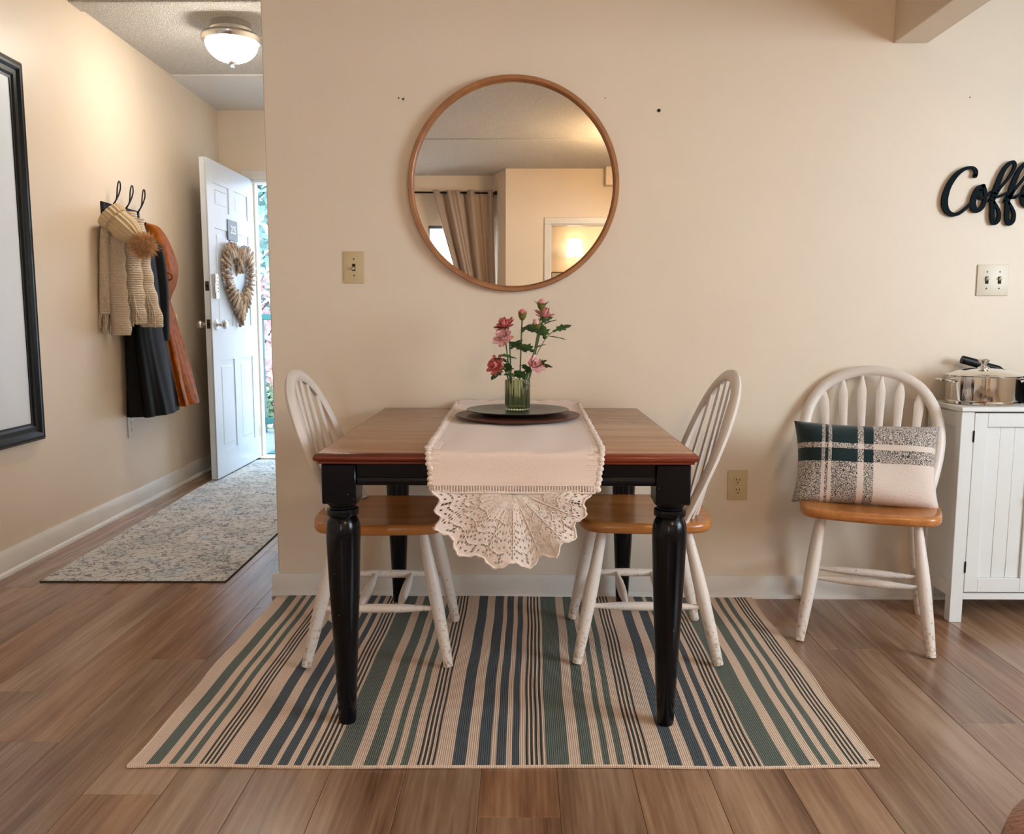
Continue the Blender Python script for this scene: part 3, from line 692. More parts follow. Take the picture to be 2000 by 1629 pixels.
b = B(); box(b, (-.30, -.14, 0), (.7, .14, 1.35), .01); obj('body', b, M['trim'], ld)
for k in range(4):
    b = B(); box(b, (-.27, .14, .1+k*.31), (.67, .155, .38+k*.31), .005); q = obj('drawer', b, M['trim'], ld)
    for x in (0, .4):
        b = B(); ball(b, (x, .168, .24+k*.31), .014, 8, 6); obj('knob', b, M['chrome'], q)
pc = thing('picture_frame', 'thin gold picture frame beside the lamp in the mirror', 'picture', (.46, -3.55, 1.35))
b = B(); box(b, (-.12, -.01, 0), (.12, .01, .24), .002); obj('frame', b, M['brass'], pc)
b = B(); box(b, (-.105, .008, .015), (.105, .0115, .225)); obj('print', b, M['picture'], pc)
wn = thing('window_1', 'white window with a grey blind headrail seen in the mirror', 'window', (-.7, -2.9, WZ0)); tag(wn, kind='structure')
b = B(); box(b, (WX0, -2.99, WZ0), (WX0+.035, -2.92, WZ1)); box(b, (WX1-.035, -2.99, WZ0), (WX1, -2.92, WZ1)); box(b, (WX0, -2.99, WZ0), (WX1, -2.92, WZ0+.035)); box(b, (WX0, -2.99, WZ1-.03), (WX1, -2.92, WZ1)); box(b, (WX0, -2.98, 1.43), (WX1, -2.94, 1.47))
obj('window_frame', b, M['trim'], wn, wn.location, smooth=False)
b = B(); box(b, (WX0+.03, -2.962, WZ0+.03), (WX1-.03, -2.957, WZ1-.02)); obj('pane', b, M['glass'], wn, wn.location)
b = B(); box(b, (WX0+.005, -2.94, 1.965), (WX1-.005, -2.905, WZ1-.003), .004); obj('blind_headrail', b, M['plate_grey'], wn, wn.location)
wn2 = thing('window_2', 'bright kitchen window in the right wall outside the view', 'window', (3.38, .55, .89)); tag(wn2, kind='structure')
b = B()
for lo, hi in (((3.345, -.43, .82), (3.38, -.36, 2.12)), ((3.345, 1.46, .82), (3.38, 1.53, 2.12)), ((3.345, -.36, .82), (3.38, 1.46, .89)), ((3.345, -.36, 2.05), (3.38, 1.46, 2.12))): box(b, lo, hi, .003)
obj('window_frame', b, M['trim'], wn2, wn2.location, smooth=False)
rd = thing('curtain_rod', 'black curtain rod with a square finial seen in the mirror', 'curtain rod', (-.9, -2.78, 2.365))
b = B(); tube(b, [(-1.6, -2.78, 2.375), (-.28, -2.78, 2.362)], .009, 10); obj('rod', b, M['black'], rd, rd.location)
b = B(); box(b, (-.282, -2.80, 2.342), (-.25, -2.76, 2.382), .006); obj('finial', b, M['black'], rd, rd.location)
b = B(); box(b, (-.315, -2.9, 2.335), (-.295, -2.775, 2.352), .003); obj('bracket', b, M['black'], rd, rd.location)
cu = B(); nu, nv = 90, 24; gv = []
for j in range(nv+1):
    s = j/nv; z = 2.39-2.3*s; lx = -.925+.40*min(1, s/.62)**1.05 if s < .62 else -.525-.05*(s-.62); rx = -.30+.06*s
    gv.append([cu.verts.new((lx+(rx-lx)*i/nu, -2.775+.006*math.sin(i*.9)+.03*math.sin(2*PI*3.2*i/nu+1.2*math.sin(2*s)+1)+.022*math.sin(2*PI*5.3*i/nu+2*s), z)) for i in range(nu+1)])
for j in range(nv):
    for i in range(nu): cu.faces.new((gv[j][i], gv[j][i+1], gv[j+1][i+1], gv[j+1][i]))
o = obj('curtain', cu, M['curtain']); tag(o, 'taupe curtain swept to the right of the window, seen in the mirror', 'curtain')
md = o.modifiers.new('thick', 'SOLIDIFY'); md.thickness = .003

# ------------------------------------------------------------------ rugs
def unit_stripes():
    L = [('g', 0, 121), ('g', 182, 251), ('g', 300, 335), ('g', 373, 412)]
    L += [('k', a, a+13) for a in (458, 483, 508, 534)]
    L += [('b', 638, 708), ('b', 769, 838), ('b', 868, 920), ('b', 952, 992)]
    L += [('k', a, a+14) for a in (1025, 1051, 1077, 1104)]
    return L
Z0_, Z1_ = 48, 3962
segs = []
for st in (-44, 1090, 2224, 3358):
    for c_, a, b_ in unit_stripes(): segs.append((c_, (st+a-Z0_)/(Z1_-Z0_), (st+b_-Z0_)/(Z1_-Z0_)))
segs = [(c_, max(.0, a), min(1, b_)) for c_, a, b_ in segs if b_ > .015 and a < .994]
segs = [(c_, a, b_) for c_, a, b_ in segs if a > .012]
cols = []; cur = 0.0
for c_, a, b_ in segs:
    if a > cur: cols.append(('w', cur, a))
    cols.append((c_, a, b_)); cur = b_
cols.append(('w', cur, 1.0))
idx = {'w': 0, 'g': 1, 'b': 2, 'k': 3}
RA, RB, RC, RD = Vector((-.930, 1.874)), Vector((.853, 1.894)), Vector((.878, 3.104)), Vector((-.927, 3.106))
def rugpt(u, v):
    p = (RA*(1-u)+RB*u)*(1-v)+(RD*(1-u)+RC*u)*v
    wob = .004*math.sin(v*9+u*3)+.002*math.sin(v*23+u*17)
    # rounded front corners
    cr = .012
    return Vector((p.x+wob*(.4 if 0 < u < 1 else 1), p.y+.003*math.sin(u*14)*(1-v), .007+.0012*math.sin(u*21+v*5)))
rb = B(); NVR = 26
us = [cols[0][1]]+[c[2] for c in cols]
grid = [[rb.verts.new(rugpt(u, j/NVR)) for u in us] for j in range(NVR+1)]
for j in range(NVR):
    for i, c in enumerate(cols): rb.faces.new((grid[j][i], grid[j][i+1], grid[j+1][i+1], grid[j+1][i])).material_index = idx[c[0]]
rug = thing('striped_rug', 'cream flatweave rug with green and blue stripes under the table', 'rug', (0, 2.5, 0))
bnd = [v_ for v_ in grid[0]]+[r[-1] for r in grid[1:]]+[v_ for v_ in grid[-1][::-1][1:]]+[r[0] for r in grid[::-1][1:-1]]
low = [rb.verts.new((v_.co.x, v_.co.y, .0005)) for v_ in bnd]
ringbridge(rb, bnd, low)
obj('woven_field', rb, [M['rug_cream'], M['rug_green'], M['rug_blue'], M['rug_line']], rug, rug.location)
b = B(); tube(b, [rugpt(k/60, 0)+Vector((0, -.001, -.003)) for k in range(61)], .0042, 6); obj('front_hem', b, M['rug_cream'], rug, rug.location)
for u in (0, 1):
    b = B(); tube(b, [rugpt(u, k/30)+Vector((0, 0, -.003)) for k in range(31)], .0042, 6); obj('side_hem', b, M['rug_cream'], rug, rug.location)
b = B(); box(b, (.838, 1.915, .006), (.850, 1.921, .0085)); obj('rug_tag', b, M['black'], rug, rug.location)

rn = thing('hall_runner', 'distressed grey and ivory patterned runner rug in the hallway', 'rug', (-1.6, 4.6, 0))
q0, q1, q2, q3 = (-1.935, 3.268), (-1.19, 3.276), (-1.23, 6.2), (-2.06, 6.2)
b = B()
def lerp2(u, v):
    a = Vector(q0)*(1-u)+Vector(q1)*u; c = Vector(q3)*(1-u)+Vector(q2)*u; p = a*(1-v)+c*v; return p
g = [[b.verts.new((*lerp2(i/8, j/24), .0065+.0008*math.sin(i+j))) for i in range(9)] for j in range(25)]
for j in range(24):
    for i in range(8): b.faces.new((g[j][i], g[j][i+1], g[j+1][i+1], g[j+1][i]))
obj('pile', b, M['runner'], rn, rn.location)
b = B(); P = [(*lerp2(0, 0), .003), (*lerp2(1, 0), .003), (*lerp2(1, 1), .003), (*lerp2(0, 1), .003)]
for a_, c_ in zip(P, P[1:]+P[:1]): tube(b, [a_, c_], .0035, 6)
obj('binding', b, M['rug_edge'], rn, rn.location)

# ------------------------------------------------------------------ table
TX0, TX1, TY0, TY1, TZ = -.512, .438, 2.034, 3.108, .73
tb = thing('dining_table', 'square dining table with cherry top and chipped black turned legs', 'table', ((TX0+TX1)/2, (TY0+TY1)/2, 0.0075))
W0 = tb.location
b = B()
prof = [(.012, 0), (.004, .004), (0, .012), (.002, .018), (.010, .022), (.010, .027), (.018, .030)]     # inset from the edge, depth below the top
rings = [[b.verts.new((x, y, TZ-d)) for x, y in ((TX0+i, TY0+i), (TX1-i, TY0+i), (TX1-i, TY1-i), (TX0+i, TY1-i))] for i, d in prof]
for A, Q in zip(rings, rings[1:]): ringbridge(b, A, Q, 1)
b.faces.new(rings[0]).material_index = 0; b.faces.new(rings[-1][::-1]).material_index = 1
obj('tabletop', b, [M['cherry'], M['cherry_edge']], tb, W0, angle=60)
LW = .086; AZ0, AZ1 = .645, .700
cx0, cx1, cy0, cy1 = TX0+.016, TX1-.016, TY0+.02, TY1-.02
for (lx, ly, sx, sy) in ((cx0, cy0, 1, 1), (cx1, cy0, -1, 1), (cx1, cy1, -1, -1), (cx0, cy1, 1, -1)):
    c = (lx+sx*LW/2, ly+sy*LW/2, 0)
    b = B(); h = LW/2
    box(b, (c[0]-h, c[1]-h, .598), (c[0]+h, c[1]+h, AZ1), .003)
    lathe(b, [(0, .0085), (.021, .0085), (.0225, .012), (.040, .40), (.0435, .50), (.0435, .525), (.041, .545), (.036, .556), (.033, .560), (.040, .564), (.041, .572), (.040, .580), (.033, .583), (.033, .586), (.042, .596), (.043, .602), (0, .602)], 28, (c[0], c[1], 0))
    obj('leg', b, M['table_black'], tb, W0)
def apron(a, c_, lab=None):
    b = B(); box(b, a, c_, .002); obj('apron', b, M['table_black'], tb, W0)
def apron_l(p0, p1, n):   # board with a bead along its foot
    b = B()
    if n == 'y-': box(b, (p0[0], p0[1], AZ0), (p1[0], p0[1]+.02, AZ1), .001); box(b, (p0[0], p0[1]-.006, AZ0), (p1[0], p0[1]+.002, AZ0+.020), .004, seg=2)
    if n == 'x': box(b, (p0[0], p0[1], AZ0), (p0[0]+.02, p1[1], AZ1), .001)
    obj('apron', b, M['table_black'], tb, W0)
apron_l((cx0+LW, cy0+.012), (cx1-LW, 0), 'y-'); apron_l((cx0+LW, cy1-.034), (cx1-LW, 0), 'y-')
apron_l((cx0+.012, cy0+LW), (0, cy1-LW), 'x'); apron_l((cx1-.032, cy0+LW), (0, cy1-LW), 'x')

# ------------------------------------------------------------------ table runner with crochet lace
TZ2 = TZ+.0075
trn = thing('table_runner', 'cream linen table runner with crochet lace end hanging over the table front', 'table runner', (-.017, 2.6, TZ2))
path = [(3.112, .016), (3.098, .008), (3.07, .003), (3.0, .0022), (2.8, .0022), (2.6, .0022), (2.4, .0022), (2.2, .0022), (2.09, .0024), (2.055, .0022), (2.038, -.001), (2.028, -.007), (2.0245, -.016), (2.0235, -.03), (2.023, -.05), (2.021, -.07), (2.0185, -.092), (2.018, -.100)]
path = crom(path, 4)
def edges_at(s):    # s from 0 (wall) to 1 (hem)
    return (-.236+.012*s if s < .9 else -.225+.12*(s-.9)), (.212-.018*s if s < .9 else .196-.14*(s-.9))
b = B(); NU = 40; n = len(path); g = []
for k, (y, z) in enumerate(path):
    s = k/(n-1); a, c = edges_at(s); row = []
    for i in range(NU+1):
        u = i/NU; dz = .0012*math.sin(u*17+k*.15)*(1 if z > -.005 else 0); dy = (-.004*(.5+.5*math.sin(u*9+1))*min(1, max(0, -z/.09)))
        back = .006*math.sin(u*23)*max(0, z-.004)/.012 if y > 3.05 else 0
        row.append(b.verts.new((a+(c-a)*u, y+dy, TZ2+z+dz+abs(back))))
    g.append(row)
for k in range(n-1):
    for i in range(NU): b.faces.new((g[k][i], g[k][i+1], g[k+1][i+1], g[k+1][i]))
o = obj('linen_field', b, M['linen'], trn, trn.location, angle=80); md = o.modifiers.new('thick', 'SOLIDIFY'); md.thickness = .0014
# scalloped crochet edging down both sides
# resample the path by length
acc = [0]
for p, q in zip(path, path[1:]): acc.append(acc[-1]+math.dist(p, q))
def path_at(d):
    for k in range(len(acc)-1):
        if acc[k+1] >= d:
            f = (d-acc[k])/max(1e-9, acc[k+1]-acc[k]); return tuple(path[k][j]*(1-f)+path[k+1][j]*f for j in (0, 1)), d/acc[-1], (path[k+1][0]-path[k][0], path[k+1][1]-path[k][1])
    return path[-1], 1, (0, -1)
NSC = 96
for side in (0, 1):
    b = B()
    for k in range(NSC):
        d = acc[-1]*(k+.5)/NSC; (y, z), s, (ty, tz) = path_at(d); a, c = edges_at(s); x = a if side == 0 else c
        ang = math.atan2(tz, -ty)
        R = Matrix.Rotation(-ang*-1 if False else 0, 4, 'X')
        fl_ = abs(tz) > abs(ty)
        out = -1 if side == 0 else 1
        ball(b, (x+out*.004+rnd(-.002, .002), y+rnd(-.001, .001), TZ2+z+.001+rnd(0, .003)), .0085, 8, 5, (1, .38 if fl_ else .9, .9 if fl_ else .38))
        ball(b, (x-out*.004, y, TZ2+z+.001), .0055, 6, 4, (1.6, .3 if fl_ else .35, .35 if fl_ else .3))
        if s > .80:
            for m_ in range(2):
                xx = x-out*(.012+.010*m_); ball(b, (xx, y-.001, TZ2+z+.0006), .004, 6, 4, (1.4, .4, .35))
    obj('crochet_edging', b, M['lace'], trn, trn.location)
# hemstitch ladder above the lace
b = B(); y, z = path[-1]
for k in range(58):
    u = (k+.5)/58; a, c = edges_at(1); x = a+(c-a)*u
    tube(b, [(x, y-.0075, TZ2+z+.018), (x, y-.0085, TZ2+z+.002)], .0016, 5)
tube(b, [(edges_at(1)[0], y-.007, TZ2+z+.001), (0, y-.0095, TZ2+z+.001), (edges_at(1)[1], y-.007, TZ2+z+.001)], .0028, 6)
tube(b, [(edges_at(1)[0], y-.007, TZ2+z+.019), (0, y-.0085, TZ2+z+.019), (edges_at(1)[1], y-.007, TZ2+z+.019)], .0015, 6)
obj('hemstitch', b, M['lace'], trn, trn.location)
# half-round lace: polar net of cells, open cells are real holes
LX, LZ = -.018, TZ2+path[-1][1]+.006
NR, NA = 20, 88
tipA = [(-.19, -.052), (-.192, -.093), (-.135, -.160), (-.045, -.192), (.043, -.194), (.105, -.163), (.152, -.118), (.176, -.062)]
tips = sorted([(math.atan2(-z_, x_), math.hypot(x_, z_)) for x_, z_ in tipA])
tips = [(-.02, .200)]+tips+[(PI+.02, .200)]
def RO(t_):
    for (a0, r0), (a1, r1) in zip(tips, tips[1:]):
        if a0 <= t_ <= a1:
            f = (t_-a0)/(a1-a0); r = r0*(1-f)+r1*f
            dip = (.5-abs(f-.5))*2          # 1 midway between two tips
            return r-.020*(.5-.5*math.cos(2*PI*f))+.0018*math.cos(f*2*PI*4)
    return .185
def lace_pt(i, j):
    th = PI*j/NA; r = RO(th)*(i/NR)**.92
    x = r*math.cos(th); z = -r*math.sin(th)
    y = -.004*math.sin(th*9)*(i/NR)-.004+.006*math.sin(x*40)*(i/NR)
    return Vector((LX+x, path[-1][0]-.003+y, LZ+z))
b = B()
V = [[b.verts.new(lace_pt(i, j)) for j in range(NA+1)] for i in range(1, NR+1)]
V2 = {}
for i in range(1, NR):
    for j in range(NA):
        A = V[i-1][j]; Bq = V[i-1][j+1]; C_ = V[i][j+1]; D_ = V[i][j]
        th = (j+.5)/NA
        fan = abs(((th*8) % 1)-.5)*2            # 0 along a rib, 1 between ribs
        hole = False; big = .66
        if i in (4, 8): hole = (j % 2 == 0)
        elif i in (5, 6, 7): hole = (j % 4 == 0)
        elif i < NR-1:
            if fan > .72: hole = ((i+j) % 2 == 0)
            elif fan < .5: hole = (i % 2 == 0 and j % 2 == 0)
            else: hole = (i % 3 == 1)
            if i > NR-5 and fan < .18: hole = True; big = .86
        if not hole: b.faces.new((A, Bq, C_, D_))
        else:
            c0 = (A.co+Bq.co+C_.co+D_.co)/4
            I = [b.verts.new(c0+(q.co-c0)*(big if i > 6 else .6)) for q in (A, Bq, C_, D_)]
            ringbridge(b, [A, Bq, C_, D_], I)
o = obj('lace_end', b, M['lace'], trn, trn.location, smooth=False); md = o.modifiers.new('thick', 'SOLIDIFY'); md.thickness = .0016
b = B(); tube(b, [lace_pt(NR, j) for j in range(NA+1)], [.0028+.0014*(j % 3 == 0) for j in range(NA+1)], 6)
for i_ in (8, 12, 16): tube(b, [lace_pt(i_, j)+Vector((0, -.001, 0)) for j in range(0, NA+1, 1)], .0011, 5)
for k in range(9):
    j = int(NA*k/8); tube(b, [lace_pt(i, j)+Vector((0, -.001, 0)) for i in range(5, NR+1, 2)], .0012, 5)
obj('picot_cord', b, M['lace'], trn, trn.location)

# ------------------------------------------------------------------ charger, plate, vase, flowers
CT = TZ2+.0045
o = obj('charger', lathe(B(), [(0, 0), (.17, 0), (.195, .006), (.201, .011), (.198, .0135), (.185, .012), (.17, .010), (0, .010)], 64), M['charger']); o.location = (-.010, 2.680, CT); tag(o, 'round dark walnut charger under the grey plate on the runner', 'charger')
PZ = CT+.0102
o = obj('plate', lathe(B(), [(0, 0), (.09, 0), (.105, .003), (.155, .013), (.164, .0155), (.1645, .0175), (.155, .0165), (.11, .008), (.10, .006), (0, .006)], 64), M['pewter']); o.location = (-.010, 2.70, PZ); tag(o, 'round grey pewter plate under the green vase', 'plate')
VZ = PZ+.0064; VC = Vector((-.0115, 2.765, VZ))
def flute(t_, z_): return 1+.085*abs(math.cos(t_*13)) - .05
b = B(); lathe(b, [(0, 0), (.036, 0), (.0395, .004), (.0405, .012), (.0405, .097), (.0402, .101)], 156, rmod=lambda t_, z_: flute(t_, z_) if .008 < z_ < .1 else 1)
lathe_in = [(.0402, .101), (.0380, .101), (.0368, .098), (.0368, .012), (.034, .008), (0, .008)]
lathe(b, lathe_in, 156); bmesh.ops.remove_doubles(b, verts=b.verts[:], dist=1e-5)
o = obj('vase', b, M['glass_green'], angle=60); o.location = VC; tag(o, 'green ribbed glass tumbler holding the pink flowers', 'vase')

def petal_mesh(mat, L=.02, Wd=.009, cup=.5, name='petal'):
    b = B(); rows = []
    for k in range(5):
        s = k/4; wd = Wd*(.35, .78, 1.0, .92, .45)[k]; yv = L*s; zz = L*cup*s*s
        rows.append([b.verts.new((x*wd/2, yv, zz+abs(x)*wd*.25)) for x in (-1, 0, 1)])
    for A, Q in zip(rows, rows[1:]):
        for i in range(2): b.faces.new((A[i], A[i+1], Q[i+1], Q[i]))
    for f in b.faces: f.smooth = True
    me = bpy.data.meshes.new(name); b.to_mesh(me); b.free(); me.materials.append(mat); return me
PM = {k: [petal_mesh(M[k], L, w_, c) for L, w_, c in ((.034, .017, .25), (.027, .015, .6), (.019, .013, 1.1))] for k in ('petal', 'petal_pale', 'petal_deep')}
def lobed_leaf(L=.036):
    b = B(); out = [(0, 0), (.14, .1), (.10, .25), (.34, .34), (.24, .44), (.42, .62), (.22, .64), (.20, .82), (0, 1)]
    top = [b.verts.new((x*L, y*L, .06*L*math.sin(y*3))) for x, y in out]; lf = [b.verts.new((-x*L, y*L, .06*L*math.sin(y*3))) for x, y in out[1:-1]]
    mid = [b.verts.new((0, y*L, -.04*L+.06*L*math.sin(y*3))) for y in (.25, .44, .64, .82)]
    cen = [top[0]]+mid+[top[-1]]
    idxs = [(0, 2), (2, 4), (4, 6), (6, 7), (7, 8)]
    Rr = top; Ll = [top[0]]+lf+[top[-1]]
    for side in (Rr, Ll):
        for q, (a, c) in enumerate(idxs):
            vs = [cen[q]]+side[a:c+1]+[cen[q+1]]; u = []
            for v_ in vs:
                if v_ not in u: u.append(v_)
            if len(u) > 2:
                try: b.faces.new(u)
                except ValueError: pass
    me = bpy.data.meshes.new('leaf'); b.to_mesh(me); b.free(); me.materials.append(M['leaf']); return me
LM = [lobed_leaf(.060), lobed_leaf(.045)]
def add_mesh(name, me, parent, loc, d, roll=0.0, sc=1.0):
    o = bpy.data.objects.new(name, me); COL.objects.link(o); o.parent = parent; o.location = loc
    o.rotation_euler = (Vector(d).to_track_quat('Y', 'Z').to_matrix() @ Matrix.Rotation(roll, 3, 'Y')).to_euler(); o.scale = (sc,)*3; return o
def flower(label, head, dirv, kind, mat, leaves, foot):
    r = thing('flower', label, 'flower', VC, group='pink flowers in the green vase')
    h = Vector(head)-VC; d = Vector(dirv).normalized(); f = Vector(foot)
    m1 = Vector((f.x*.3+h.x*.45, f.y*.3+h.y*.4, .11)) if h.z > .14 else Vector((h.x*.55, h.y*.5, .105))
    pts = crom([tuple(f), tuple(m1), tuple(h-d*.03), tuple(h-d*.008)], 5)
    b = B(); tube(b, pts, .0023, 6); obj('stem', b, M['stem'], r)
    Q = d.to_track_quat('Z', 'Y'); Mx = Matrix.Translation(h) @ Q.to_matrix().to_4x4()
    b = B()
    if kind == 'open':
        lathe(b, [(0, -.014), (.006, -.012), (.011, -.004), (.008, .0), (0, .001)], 10)
        bmesh.ops.transform(b, matrix=Mx, verts=b.verts[:]); obj('calyx', b, M['calyx'], r)
        for lay, (nn, el, rr) in enumerate(((10, .12, .003), (8, .6, .002), (6, 1.1, .001))):
            for k in range(nn):
                a = 2*PI*(k+.5*lay)/nn+rnd(-.15, .15); e = el+rnd(-.15, .15)
                dl = Q @ Vector((math.cos(a)*math.cos(e), math.sin(a)*math.cos(e), math.sin(e)))
                o = bpy.data.objects.new('petal', PM[mat][lay]); COL.objects.link(o); o.parent = r
                o.location = h + (Q @ Vector((math.cos(a)*rr, math.sin(a)*rr, 0)))
                zax = (d - dl*d.dot(dl)).normalized(); xax = dl.cross(zax)
                o.rotation_euler = Matrix((xax, dl, zax)).transposed().to_euler(); sv = rnd(.9, 1.12); o.scale = (sv, sv, sv)
    else:
        lathe(b, [(0, -.014), (.006, -.012), (.0125, -.002), (.0145, .008), (.012, .012), (0, .006)], 12)
        for k in range(5):
            a = 2*PI*k/5; c0 = Vector((math.cos(a)*.0125, math.sin(a)*.0125, .006)); rad = Vector((math.cos(a), math.sin(a), 0)); tn = Vector((-math.sin(a), math.cos(a), 0))
            sp_ = .017 if kind == 'bud_spread' else .003
            vs = [b.verts.new(c0+tn*.006), b.verts.new(c0-tn*.006), b.verts.new(c0+rad*sp_+Vector((0, 0, .014)))]; b.faces.new(vs)
        bmesh.ops.transform(b, matrix=Mx, verts=b.verts[:]); obj('calyx', b, M['calyx'], r, smooth=False)
        b = B(); ball(b, (0, 0, 0), .0122, 10, 8, (1, 1, 1.15)); bmesh.ops.transform(b, matrix=Mx @ Matrix.Translation((0, 0, .011)), verts=b.verts[:]); obj('bud', b, M[mat], r)
    for (s, dv, big) in leaves:
        p = Vector(pts[min(len(pts)-1, int(s*(len(pts)-1)))]); add_mesh('leaf', LM[0 if big else 1], r, p, dv, rnd(-.6, .6), rnd(.85, 1.15))
    return r
flower('open coral-pink flower, upper left of the bunch, facing up', (-.050, 2.76, 1.030), (-.35, -.4, .8), 'open', 'petal_deep', [(.75, (-.8, -.3, .3), True), (.55, (.6, -.5, .5), True)], (-.012, .008, .012))
flower('pale pink flower facing the viewer just under the coral one on the left', (-.056, 2.735, .992), (-.2, -.75, .5), 'open', 'petal_pale', [(.8, (-.7, -.4, -.2), False), (.5, (-.6, -.5, .2), True)], (-.016, -.006, .012))
flower('round pink bud standing at the top middle of the bunch', (.004, 2.77, 1.066), (.05, -.2, 1), 'bud', 'petal_deep', [(.6, (.5, -.6, .5), True)], (.004, .012, .012))
flower('open pink flower at the upper right behind the tallest bud', (.073, 2.79, 1.064), (.2, -.25, 1), 'open', 'petal', [(.7, (.8, -.3, .3), True), (.6, (-.6, -.5, .4), True)], (.012, .01, .012))
flower('tallest bud with spread green sepals at the top right', (.066, 2.755, 1.098), (.05, -.15, 1), 'bud_spread', 'petal', [(.62, (.9, -.25, .5), True), (.5, (-.7, -.5, .35), True)], (.014, -.004, .012))
flower('small closed bud below the upper right pink flower', (.052, 2.745, 1.036), (-.2, -.5, .8), 'bud', 'petal_pale', [(.55, (.7, -.5, .3), False), (.7, (-.5, -.6, .4), True)], (.010, -.01, .012))
flower('large coral-pink flower drooping over the left rim of the vase', (-.076, 2.74, .905), (-.6, -.7, .25), 'open', 'petal_deep', [(.7, (-.5, -.5, -.5), True), (.5, (.2, -.7, .5), True)], (-.010, -.012, .03))
flower('rosy flower opening outward over the right rim of the vase', (.040, 2.735, .905), (.45, -.6, .45), 'open', 'petal_pale', [(.6, (.7, -.4, .1), True), (.5, (-.1, -.8, .5), True)], (.012, -.014, .03))
lfz = thing('leaf_sprig', 'leafy green sprig sticking out to the right of the bunch', 'leaf sprig', VC)
b = B(); tube(b, crom([(.008, 0, .012), (.04, -.005, .13), (.085, -.01, .225), (.112, -.012, .256)], 5), .0013, 6); obj('stem', b, M['stem'], lfz)
for p, dv, k in (((.112, -.012, .256), (1, -.2, .35), 0), ((.10, -.012, .243), (.8, -.4, -.15), 0), ((.09, -.01, .232), (-.2, -.4, .9), 1), ((.05, -.006, .15), (1, -.4, -.1), 0), ((.045, -.006, .135), (.7, -.5, .4), 0), ((.03, -.004, .10), (-.6, -.6, .5), 0), ((.012, 0, .11), (-.8, -.4, .1), 0), ((.0, -.01, .10), (-.5, -.8, .2), 1), ((.0, -.01, .17), (-.9, -.3, .15), 0), ((.03, .0, .19), (-.8, -.4, .5), 0), ((.02, -.008, .09), (.3, -.9, -.1), 1)):
    add_mesh('leaf', LM[k], lfz, p, dv, rnd(-.5, .5), rnd(1.0, 1.3))

# ------------------------------------------------------------------ Windsor chairs
SEAT_T = .445
def bow_curve():
    pts = [(-.184, .0), (-.206, .09), (-.220, .17), (-.222, .24), (-.206, .32), (-.160, .395), (-.085, .441), (0, .456), (.085, .441), (.160, .395), (.206, .32), (.222, .24), (.220, .17), (.206, .09), (.184, .0)]
    return crom(pts, 5)
def bow_pt(x, h): return Vector((x, .098+.40*h*.95, SEAT_T-.005+h*.95))
def make_chair(label, loc, rotz, group=None):
    r = thing('windsor_chair', label, 'chair', loc, rotz, group)
    out = [(-.165, -.200), (-.06, -.214), (.06, -.214), (.165, -.200), (.205, -.165), (.217, -.08), (.219, .02), (.212, .11), (.185, .172), (.12, .198), (0, .206), (-.12, .198), (-.185, .172), (-.212, .11), (-.219, .02), (-.217, -.08), (-.205, -.165)]
    o2 = crom(out, 3, True)
    b = B(); prof = [(.93, -.032), (.975, -.031), (.997, -.024), (1, -.014), (.994, -.005), (.97, -.0005), (.9, -.001), (.6, -.006), (.3, -.008)]
    rings = [[b.verts.new((x*s, y*s, SEAT_T+z)) for x, y in o2] for s, z in prof]
    for A, Q in zip(rings, rings[1:]): ringbridge(b, A, Q)
    b.faces.new(rings[0]); b.faces.new(rings[-1]); obj('seat', b, M['honey'], r, angle=60)
    bc = bow_curve()
    b = B(); tube(b, [bow_pt(x, h) for x, h in bc], .0200, 8, flat=.72, upv=(0, 1, 0)); obj('bow', b, M['chair_white'], r, angle=50)
    # six arrow-shaped spindles
    for k in range(6):
        u = (k-2.5)/2.5; xb = .128*u; xt = .164*u
        ht = max(h for x, h in bc if abs(x-xt) < .03 and h > .2)
        yb = .172-.035*u*u
        p0 = Vector((xb, yb, SEAT_T-.004)); p1 = bow_pt(xt, ht-.002)
        b = B(); st = [(0, .006, .0055), (.25, .010, .0065), (.55, .0135, .006), (.79, .0175, .0055), (.84, .0172, .0055), (.94, .0065, .0055), (1, .0055, .0055)]
        dv = (p1-p0).normalized(); xa = (Vector((1, 0, 0))-dv*dv.x).normalized(); ya = dv.cross(xa); rg = []
        for s, hw, hd in st:
            c = p0.lerp(p1, s); rg.append([b.verts.new(c+xa*math.cos(a)*hw+ya*math.sin(a)*hd) for a in [2*PI*(q+.5)/8 for q in range(8)]])
        for A, Q in zip(rg, rg[1:]): ringbridge(b, A, Q)
        b.faces.new(rg[0]); b.faces.new(rg[-1]); obj('spindle', b, M['chair_white'], r)
    legs = {}
    for sx in (-1, 1):
        for sy in (-1, 1):
            top = Vector((sx*.142, -.135 if sy < 0 else .118, SEAT_T-.028)); foot = Vector((sx*.196, -.214 if sy < 0 else .216, .0042))
            legs[(sx, sy)] = (top, foot)
            b = B(); st = [(0, .0125), (.08, .0145), (.35, .0195), (.5, .0205), (.75, .0185), (1, .0145)]
            tube(b, [top.lerp(foot, s) for s, _ in st], [q for _, q in st], 14); obj('leg', b, M['chair_white'], r)
    def lp(k, z): t_, f = legs[k]; return t_.lerp(f, (t_.z-z)/(t_.z-f.z))
    sides = {}
    for sx in (-1, 1):
        a, c = lp((sx, -1), .178), lp((sx, 1), .178); sides[sx] = (a, c)
        b = B(); tube(b, [a.lerp(c, s) for s in (0, .12, .3, .5, .7, .88, 1)], [.007, .009, .0135, .0145, .0135, .009, .007], 10); obj('side_stretcher', b, M['chair_white'], r)
    for s in (.33, .67):
        a = sides[-1][0].lerp(sides[-1][1], s); c = sides[1][0].lerp(sides[1][1], s)
        b = B(); tube(b, [a.lerp(c, q) for q in (0, .12, .3, .5, .7, .88, 1)], [.007, .009, .0135, .0145, .0135, .009, .007], 10); obj('cross_stretcher', b, M['chair_white'], r)
    return r
